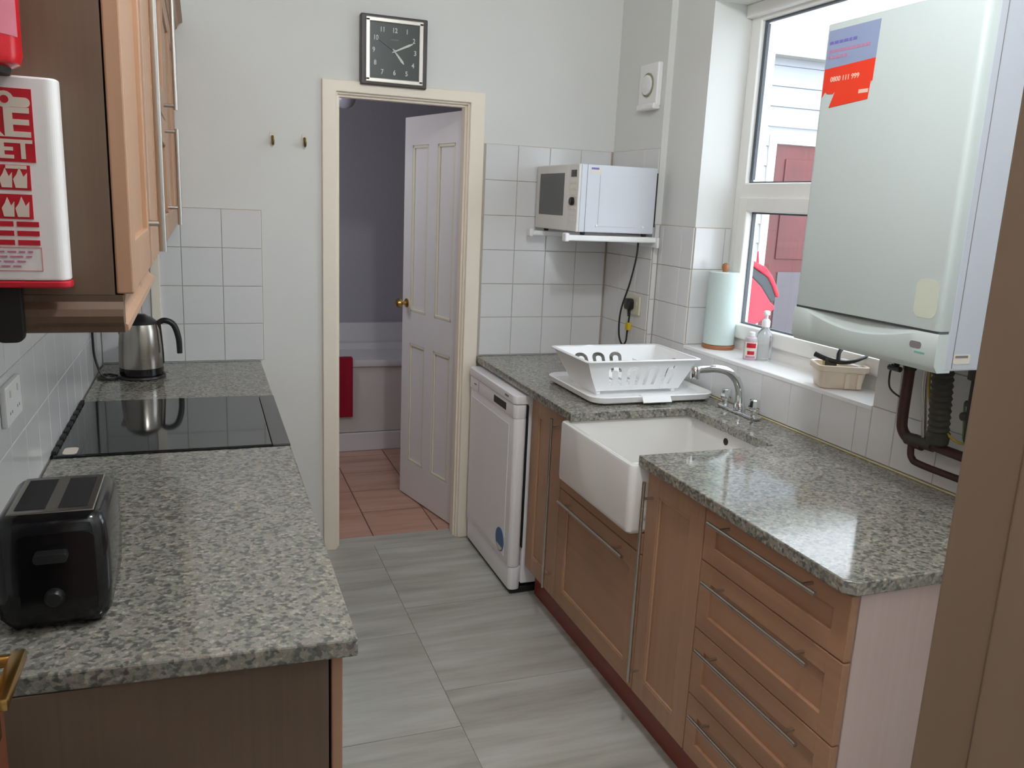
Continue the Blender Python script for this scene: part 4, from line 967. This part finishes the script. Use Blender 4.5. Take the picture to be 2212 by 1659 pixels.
part('condensate_trap_cup', MB().lathe([(0.018, 1.05), (0.027, 1.056), (0.029, 1.085), (0.024, 1.09)], (1.81, 1.602, 0), 16), HOSE, t)
pipe([(1.80, 1.660, 1.2905), (1.80, 1.660, 1.20), (1.815, 1.660, 1.11), (1.825, 1.66, 1.05)], .0065, STEEL, 'drain_pipe')
pipe([(1.77, 1.470, 1.2905), (1.77, 1.470, 1.22), (1.77, 1.470, 1.16), (1.775, 1.470, 1.10)], [.020]*25, BLACKM, 'cold_feed_valve')
part('filling_hose', MB().tube(bez([(1.79, 1.47, 1.14), (1.80, 1.455, 1.09), (1.81, 1.45, 1.06), (1.815, 1.45, 1.035)], 6), .009, 10), CABG, t)
m = MB(); m.tube([(1.80, 1.792, 1.265), (1.80, 1.730, 1.265)], .012, 10); m.tube([(1.80, 1.765, 1.265), (1.80, 1.765, 1.232)], .008, 8); m.tube([(1.795, 1.785, 1.225), (1.795, 1.745, 1.225)], .008, 8)
part('isolating_valve', m, BLACKP, t); part('valve_nut', MB().tube([(1.825, 1.742, 1.262), (1.825, 1.742, 1.225)], .018, 10), BLACKP, t)
m = MB(); m.tube([(1.77, 1.50, 1.19), (1.77, 1.452, 1.19)], .008, 8); m.tube([(1.77, 1.505, 1.155), (1.77, 1.46, 1.165)], .011, 10); part('isolating_valve', m, HOSE, t); part('valve_nut', MB().tube([(1.77, 1.47, 1.290), (1.77, 1.47, 1.255)], .030, 12), HOSE, t)
pipe([(1.795, 1.775, 1.235), (1.80, 1.785, 1.20), (1.805, 1.782, 1.165), (1.82, 1.760, 1.145), (1.835, 1.735, 1.14)], .0028, HOSE, 'thin_cable', 6, 6)
pipe([(1.79, 1.640, 1.28), (1.79, 1.635, 1.19), (1.80, 1.61, 1.12), (1.82, 1.56, 1.075), (1.83, 1.52, 1.075), (1.83, 1.49, 1.10)], .0035, CABY, 'earth_cable', 6, 6, 'yellow and green earth cable')
pipe([(1.79, 1.52, 1.18), (1.80, 1.52, 1.12), (1.815, 1.525, 1.08), (1.82, 1.50, 1.060), (1.82, 1.47, 1.07)], .0032, CABG, 'earth_cable', 6, 6)

# ------------------------------------------------------------------ things on the sill
SZ = 1.0778
t = thing('paper_towel_holder', 'wooden kitchen roll holder with pale paper roll on window sill', 'kitchen roll', (1.995, 2.885, SZ))
pc = (1.988, 2.898, 0)
part('base', MB().lathe([(0.064, SZ), (0.066, SZ+.004), (0.066, SZ+.014), (0.060, SZ+.018)], pc, 36), HOLDW, t)
part('paper_roll', MB().lathe([(0.020, SZ+.019), (0.0625, SZ+.019), (0.0628, SZ+.310), (0.060, SZ+.312), (0.020, SZ+.312)], pc, 40), PAPER, t)
part('rod', MB().lathe([(0.010, SZ+.018), (0.010, SZ+.318), (0.013, SZ+.322), (0.0145, SZ+.332), (0.012, SZ+.343), (0.004, SZ+.348)], pc, 20), HOLDW, t)
t = thing('soap_bottle', 'clear pump bottle behind the red-labelled bottle on the sill', 'soap bottle', (2.010, 2.640, SZ))
sc_ = (2.012, 2.632, 0)
part('bottle', MB().lathe([(0.026, SZ), (0.030, SZ+.005), (0.030, SZ+.085), (0.026, SZ+.105), (0.014, SZ+.122), (0.012, SZ+.128)], sc_, 24), CLEAR, t)
part('pump_collar', MB().lathe([(0.015, SZ+.128), (0.0155, SZ+.150), (0.010, SZ+.158), (0.0055, SZ+.160), (0.0055, SZ+.176)], sc_, 20), WHITEP, t)
m = MB(); m.lathe([(0.012, SZ+.174), (0.012, SZ+.186), (0.008, SZ+.190)], sc_, 16); m.tube(bez([(2.012, 2.632, SZ+.184), (2.000, 2.618, SZ+.185), (1.990, 2.606, SZ+.178)], 6), .0055, 8); part('pump_head', m, WHITEP, t)
t = thing('soap_bottle', 'short bottle with red and white label on the window sill', 'soap bottle', (1.965, 2.640, SZ))
sc_ = (1.9635, 2.645, 0)
part('bottle', MB().lathe([(0.024, SZ), (0.027, SZ+.004), (0.027, SZ+.070), (0.023, SZ+.084), (0.012, SZ+.090)], sc_, 24), LIQ, t)
part('cap', MB().lathe([(0.0125, SZ+.090), (0.0125, SZ+.104), (0.010, SZ+.107)], sc_, 16), WHITEP, t)
def wrap(c, r, a0, a1, z0, z1, n=10):
    m = MB(); ps = [(c[0]+r*math.cos(math.radians(a0+(a1-a0)*i/n)), c[1]+r*math.sin(math.radians(a0+(a1-a0)*i/n))) for i in range(n+1)]
    m._add([(x, y, z) for z in (z0, z1) for x, y in ps], [(i, i+1, n+2+i, n+1+i) for i in range(n)]); m.smooth = True; return m
part('label', wrap(sc_, .0274, -175, -70, SZ+.008, SZ+.070), PALELAB, t)
part('label_red_band', wrap(sc_, .0278, -160, -85, SZ+.048, SZ+.066), RED, t); part('label_red_band', wrap(sc_, .0278, -150, -95, SZ+.022, SZ+.036), RED, t); part('label_red_band', wrap(sc_, .0278, -165, -85, SZ+.009, SZ+.017), STKP, t)

t = thing('sink_caddy', 'beige plastic caddy of brushes on the sill below the boiler', 'caddy', (1.968, 2.165, SZ))
CT = Matrix.Translation((1.968, 2.165, SZ)) @ Matrix.Rotation(math.radians(-25), 4, 'Z')
def cq(x, y, z): return tuple(CT @ Vector((x, y, z)))
def cl(ins, z, r=.016): return [cq(a_, b_, z*1.04) for a_, b_ in rrect(-.080+ins, .074-ins, -.056+ins, .056-ins, r, 5)]
m = MB(); m.loft([cl(.012, .001), cl(.009, .004), cl(.004, .048), cl(.002, .054), cl(-.006, .058, .02), cl(-.006, .074, .02), cl(-.003, .076, .02), cl(.004, .074), cl(.008, .050), cl(.015, .008), cl(.03, .006)]); m.smooth = True
part('body', m, CADDYM, t)
for x in (0.012, 0.050): part('rib', bx(x-.008, x+.008, -.0585, -.046, .004, .055, .003, mat=CT), CADDYM, t)
t = thing('scrubbing_brush', 'black-handled washing-up brush lying in the sill caddy', 'brush', cq(0, 0, .05))
m = MB(); m.tube(bez([cq(-.075, .035, .100), cq(-.045, .010, .090), cq(-.005, -.012, .084), cq(.035, -.016, .090), cq(.085, .005, .106)], 6), [.010-.0002*i for i in range(25)], 10); part('handle', m, BLACKP, t)
m = MB(); m.tube(bez([cq(-.012, -.010, .088), cq(-.008, .004, .112), cq(.004, .016, .126)], 5), .007, 8); part('head', m, BLACKP, t)
t = thing('dish_sponge', 'cream and brown sponge in the sill caddy', 'sponge', cq(-.03, .015, .02))
part('foam', bx(-.050, -.012, .005, .036, .010, .092, .006, mat=CT), mat('sponge_cream', srgb(206, 186, 140), .9, noise=.15, nscale=120), t)
part('scourer', bx(-.050, -.012, -.002, .0048, .012, .092, .002, mat=CT), HOSE, t)

# ------------------------------------------------------------------ bathroom contents
t = thing('bathtub', 'white bath with panelled side seen through the bathroom door', 'bath', (1.0, 5.6, 0))
part('panel', bx(0.0, 1.9, 5.232, 5.250, 0.125, 0.560, .003), BPANEL, t)
part('plinth', bx(0.0, 1.9, 5.220, 5.246, 0.0005, 0.122, .004), BATHM, t)
def bl(x0, x1, y0, y1, z, r): return [(a_, b_, z) for a_, b_ in rrect(x0, x1, y0, y1, r, 6)]
m = MB(); m.loft([bl(-0.02, 1.92, 5.215, 5.93, 0.560, .03), bl(-0.02, 1.92, 5.210, 5.93, 0.575, .03), bl(-0.015, 1.915, 5.215, 5.925, 0.602, .03), bl(.05, 1.85, 5.275, 5.865, 0.600, .08), bl(.07, 1.83, 5.295, 5.845, 0.575, .09), bl(.18, 1.72, 5.34, 5.80, 0.20, .12), bl(.26, 1.64, 5.40, 5.74, 0.17, .1)]); m.smooth = True
part('tub', m, BATHM, t)
part('splash_edge', bx(0.0, 1.9, 5.93, 5.998, 0.56, 0.735, .004), BATHM, t)
t = thing('towel', 'crimson towel hung over the bath edge', 'towel', (0.80, 5.2, 0.6))
N = 14; loops = []
for i in range(N+1):
    x = 0.688+(0.868-0.688)*i/N; wv = .004*math.sin(i*1.3)
    c_ = [(5.36, .42), (5.325, .58), (5.26, .613), (5.21, .612), (5.203, .56), (5.203, .42), (5.200, .24)]
    front = [(y+wv*.7, z) for y, z in c_]; back = [(y-.012+wv*.7, z+.010) if k in (2, 3) else ((y-.012+wv*.7, z) if k > 3 else (y-.010, z+.006)) for k, (y, z) in enumerate(c_)]
    loops.append([(x, y, z) for y, z in front]+[(x, y, z) for y, z in back[::-1]])
m = MB(); m.loft(loops); m.smooth = True; part('cloth', m, TOWEL, t)
t = thing('bathroom_globe_lamp', 'small round glass ceiling lamp in the dark bathroom', 'lamp', (0.79, 5.0, 2.1))
part('globe', MB().ball((0.785, 5.0, 2.165), .062, 24, 16), mat('unlit_globe', srgb(176, 176, 190), .25, noise=.02), t)
part('stem', MB().tube([(0.785, 5.0, 2.22), (0.785, 5.0, 2.50)], .012, 10), BATHM, t)

# ceiling lamp of the kitchen (above the frame)
t = thing('ceiling_lamp', 'white shaded pendant lamp hanging from the kitchen ceiling', 'lamp', (0.70, 1.05, 2.7))
part('shade_ring', MB().lathe([(0.06, 2.86), (0.16, 2.80), (0.155, 2.80), (0.055, 2.858)], (0.70, 1.05, 0), 32, caps=False), WHITEP, t)
part('cord', MB().tube([(0.70, 1.05, 2.84), (0.70, 1.05, 2.9995)], .004, 8), WHITEP, t)
part('rose', MB().lathe([(0.05, 2.98), (0.05, 2.9995)], (0.70, 1.05, 0), 20), WHITEP, t)

# ------------------------------------------------------------------ yard outside the window
struct('ground', bx(2.19, 14, -6, 12, -0.3, -0.2), YARD)
EY = 6.0
t = thing('outbuilding', 'white clad outbuilding across the yard beyond the window', 'building', (5.4, EY, -0.2))
m = MB(); m.box(3.3, 4.41, EY, EY+.2, -0.2, 2.95); m.box(5.50, 8.0, EY, EY+.2, -0.2, 2.95); m.box(4.41, 5.50, EY, EY+.2, 2.262, 2.95)
wl_ = part('wall', m, EXTW, t)
z = -0.2; k = 0
while z < 2.88:
    z1 = min(z+.158, 2.9)
    segs = [(3.3, 8.0)] if z >= 2.262 else [(3.3, 4.405), (5.505, 8.0)]
    for a_, b_ in segs:
        m = MB(); m.prism([(EY-.004, z+.002), (EY-.020, z+.003), (EY-.008, z1-.001), (EY-.0005, z1-.001), (EY-.0005, z+.002)], a_, b_, axis='x'); part('plank', m, EXTW, wl_)
    z = z1
m = MB(); m.box(3.2, 8.1, EY-.14, EY-.115, 2.86, 3.04); m.box(3.2, 8.1, EY-.115, EY, 2.86, 2.875); part('fascia', m, FASC, t)
m = MB(); m.box(3.2, 8.1, EY-.14, EY+.2, 3.04, 3.06); part('roof', m, FASC, t)
fr = MB(); fr.box(4.412, 4.480, EY-.03, EY+.05, -.2, 2.26, .004); fr.box(5.43, 5.498, EY-.03, EY+.05, -.2, 2.26, .004); fr.box(4.481, 5.429, EY-.03, EY+.05, 2.195, 2.26, .004)
part('door_frame', fr, UPVC, t)
m = MB(); m.box(4.484, 5.426, EY+.0, EY+.04, -.19, 2.192); dr = part('door', m, EXTR, t, 'red-brown outer door')
m = MB(); m.box(4.60, 4.93, EY-.012, EY, 1.25, 2.08, .004); m.box(4.99, 5.32, EY-.012, EY, 1.25, 2.08, .004); part('upper_panel', m, EXTR, dr)
m = MB(); m.box(4.64, 5.38, EY-.012, EY, 0.0, 1.14, .004); part('lower_panel', m, EXTG, dr, 'pale greyish lower panel')
# padded red and grey seat on a stand, seen through the lower pane
t = thing('padded_seat', 'red padded seat with dark grey band standing in the yard outside the lower pane', 'garden seat', (3.10, 4.2, -0.2))
def pad(nm, poly, mt_, y0, y1): return part(nm, MB().prism(poly, y0, y1, 0.012, 3, axis='y'), mt_, t)
pad('upper_stripe', [(3.02, 1.36), (3.126, 1.32), (3.175, 1.27), (3.215, 1.21), (3.241, 1.154), (3.238, 1.135), (3.222, 1.145), (3.19, 1.205), (3.15, 1.26), (3.02, 1.33)], PARR, 4.14, 4.30)
pad('grey_band', [(3.02, 1.329), (3.15, 1.259), (3.19, 1.204), (3.222, 1.144), (3.225, 1.115), (3.19, 1.105), (3.16, 1.14), (3.105, 1.205), (3.02, 1.27)], PARG, 4.15, 4.29)
pad('lower_pad', [(3.02, 1.269), (3.105, 1.204), (3.16, 1.139), (3.19, 1.104), (3.217, 1.09), (3.216, 1.069), (3.17, 1.03), (3.127, 0.995), (3.04, 0.95), (2.99, 1.10)], PARR, 4.14, 4.30)
part('strap', MB().tube(bez([(3.112, 4.22, 1.405), (3.116, 4.22, 1.36), (3.118, 4.22, 1.315)], 4), [.004+.0008*k for k in range(9)], 8), PARR, t)
part('stand', MB().tube([(3.06, 4.22, 0.97), (3.03, 4.22, -0.2)], .02, 12), PARG, t)
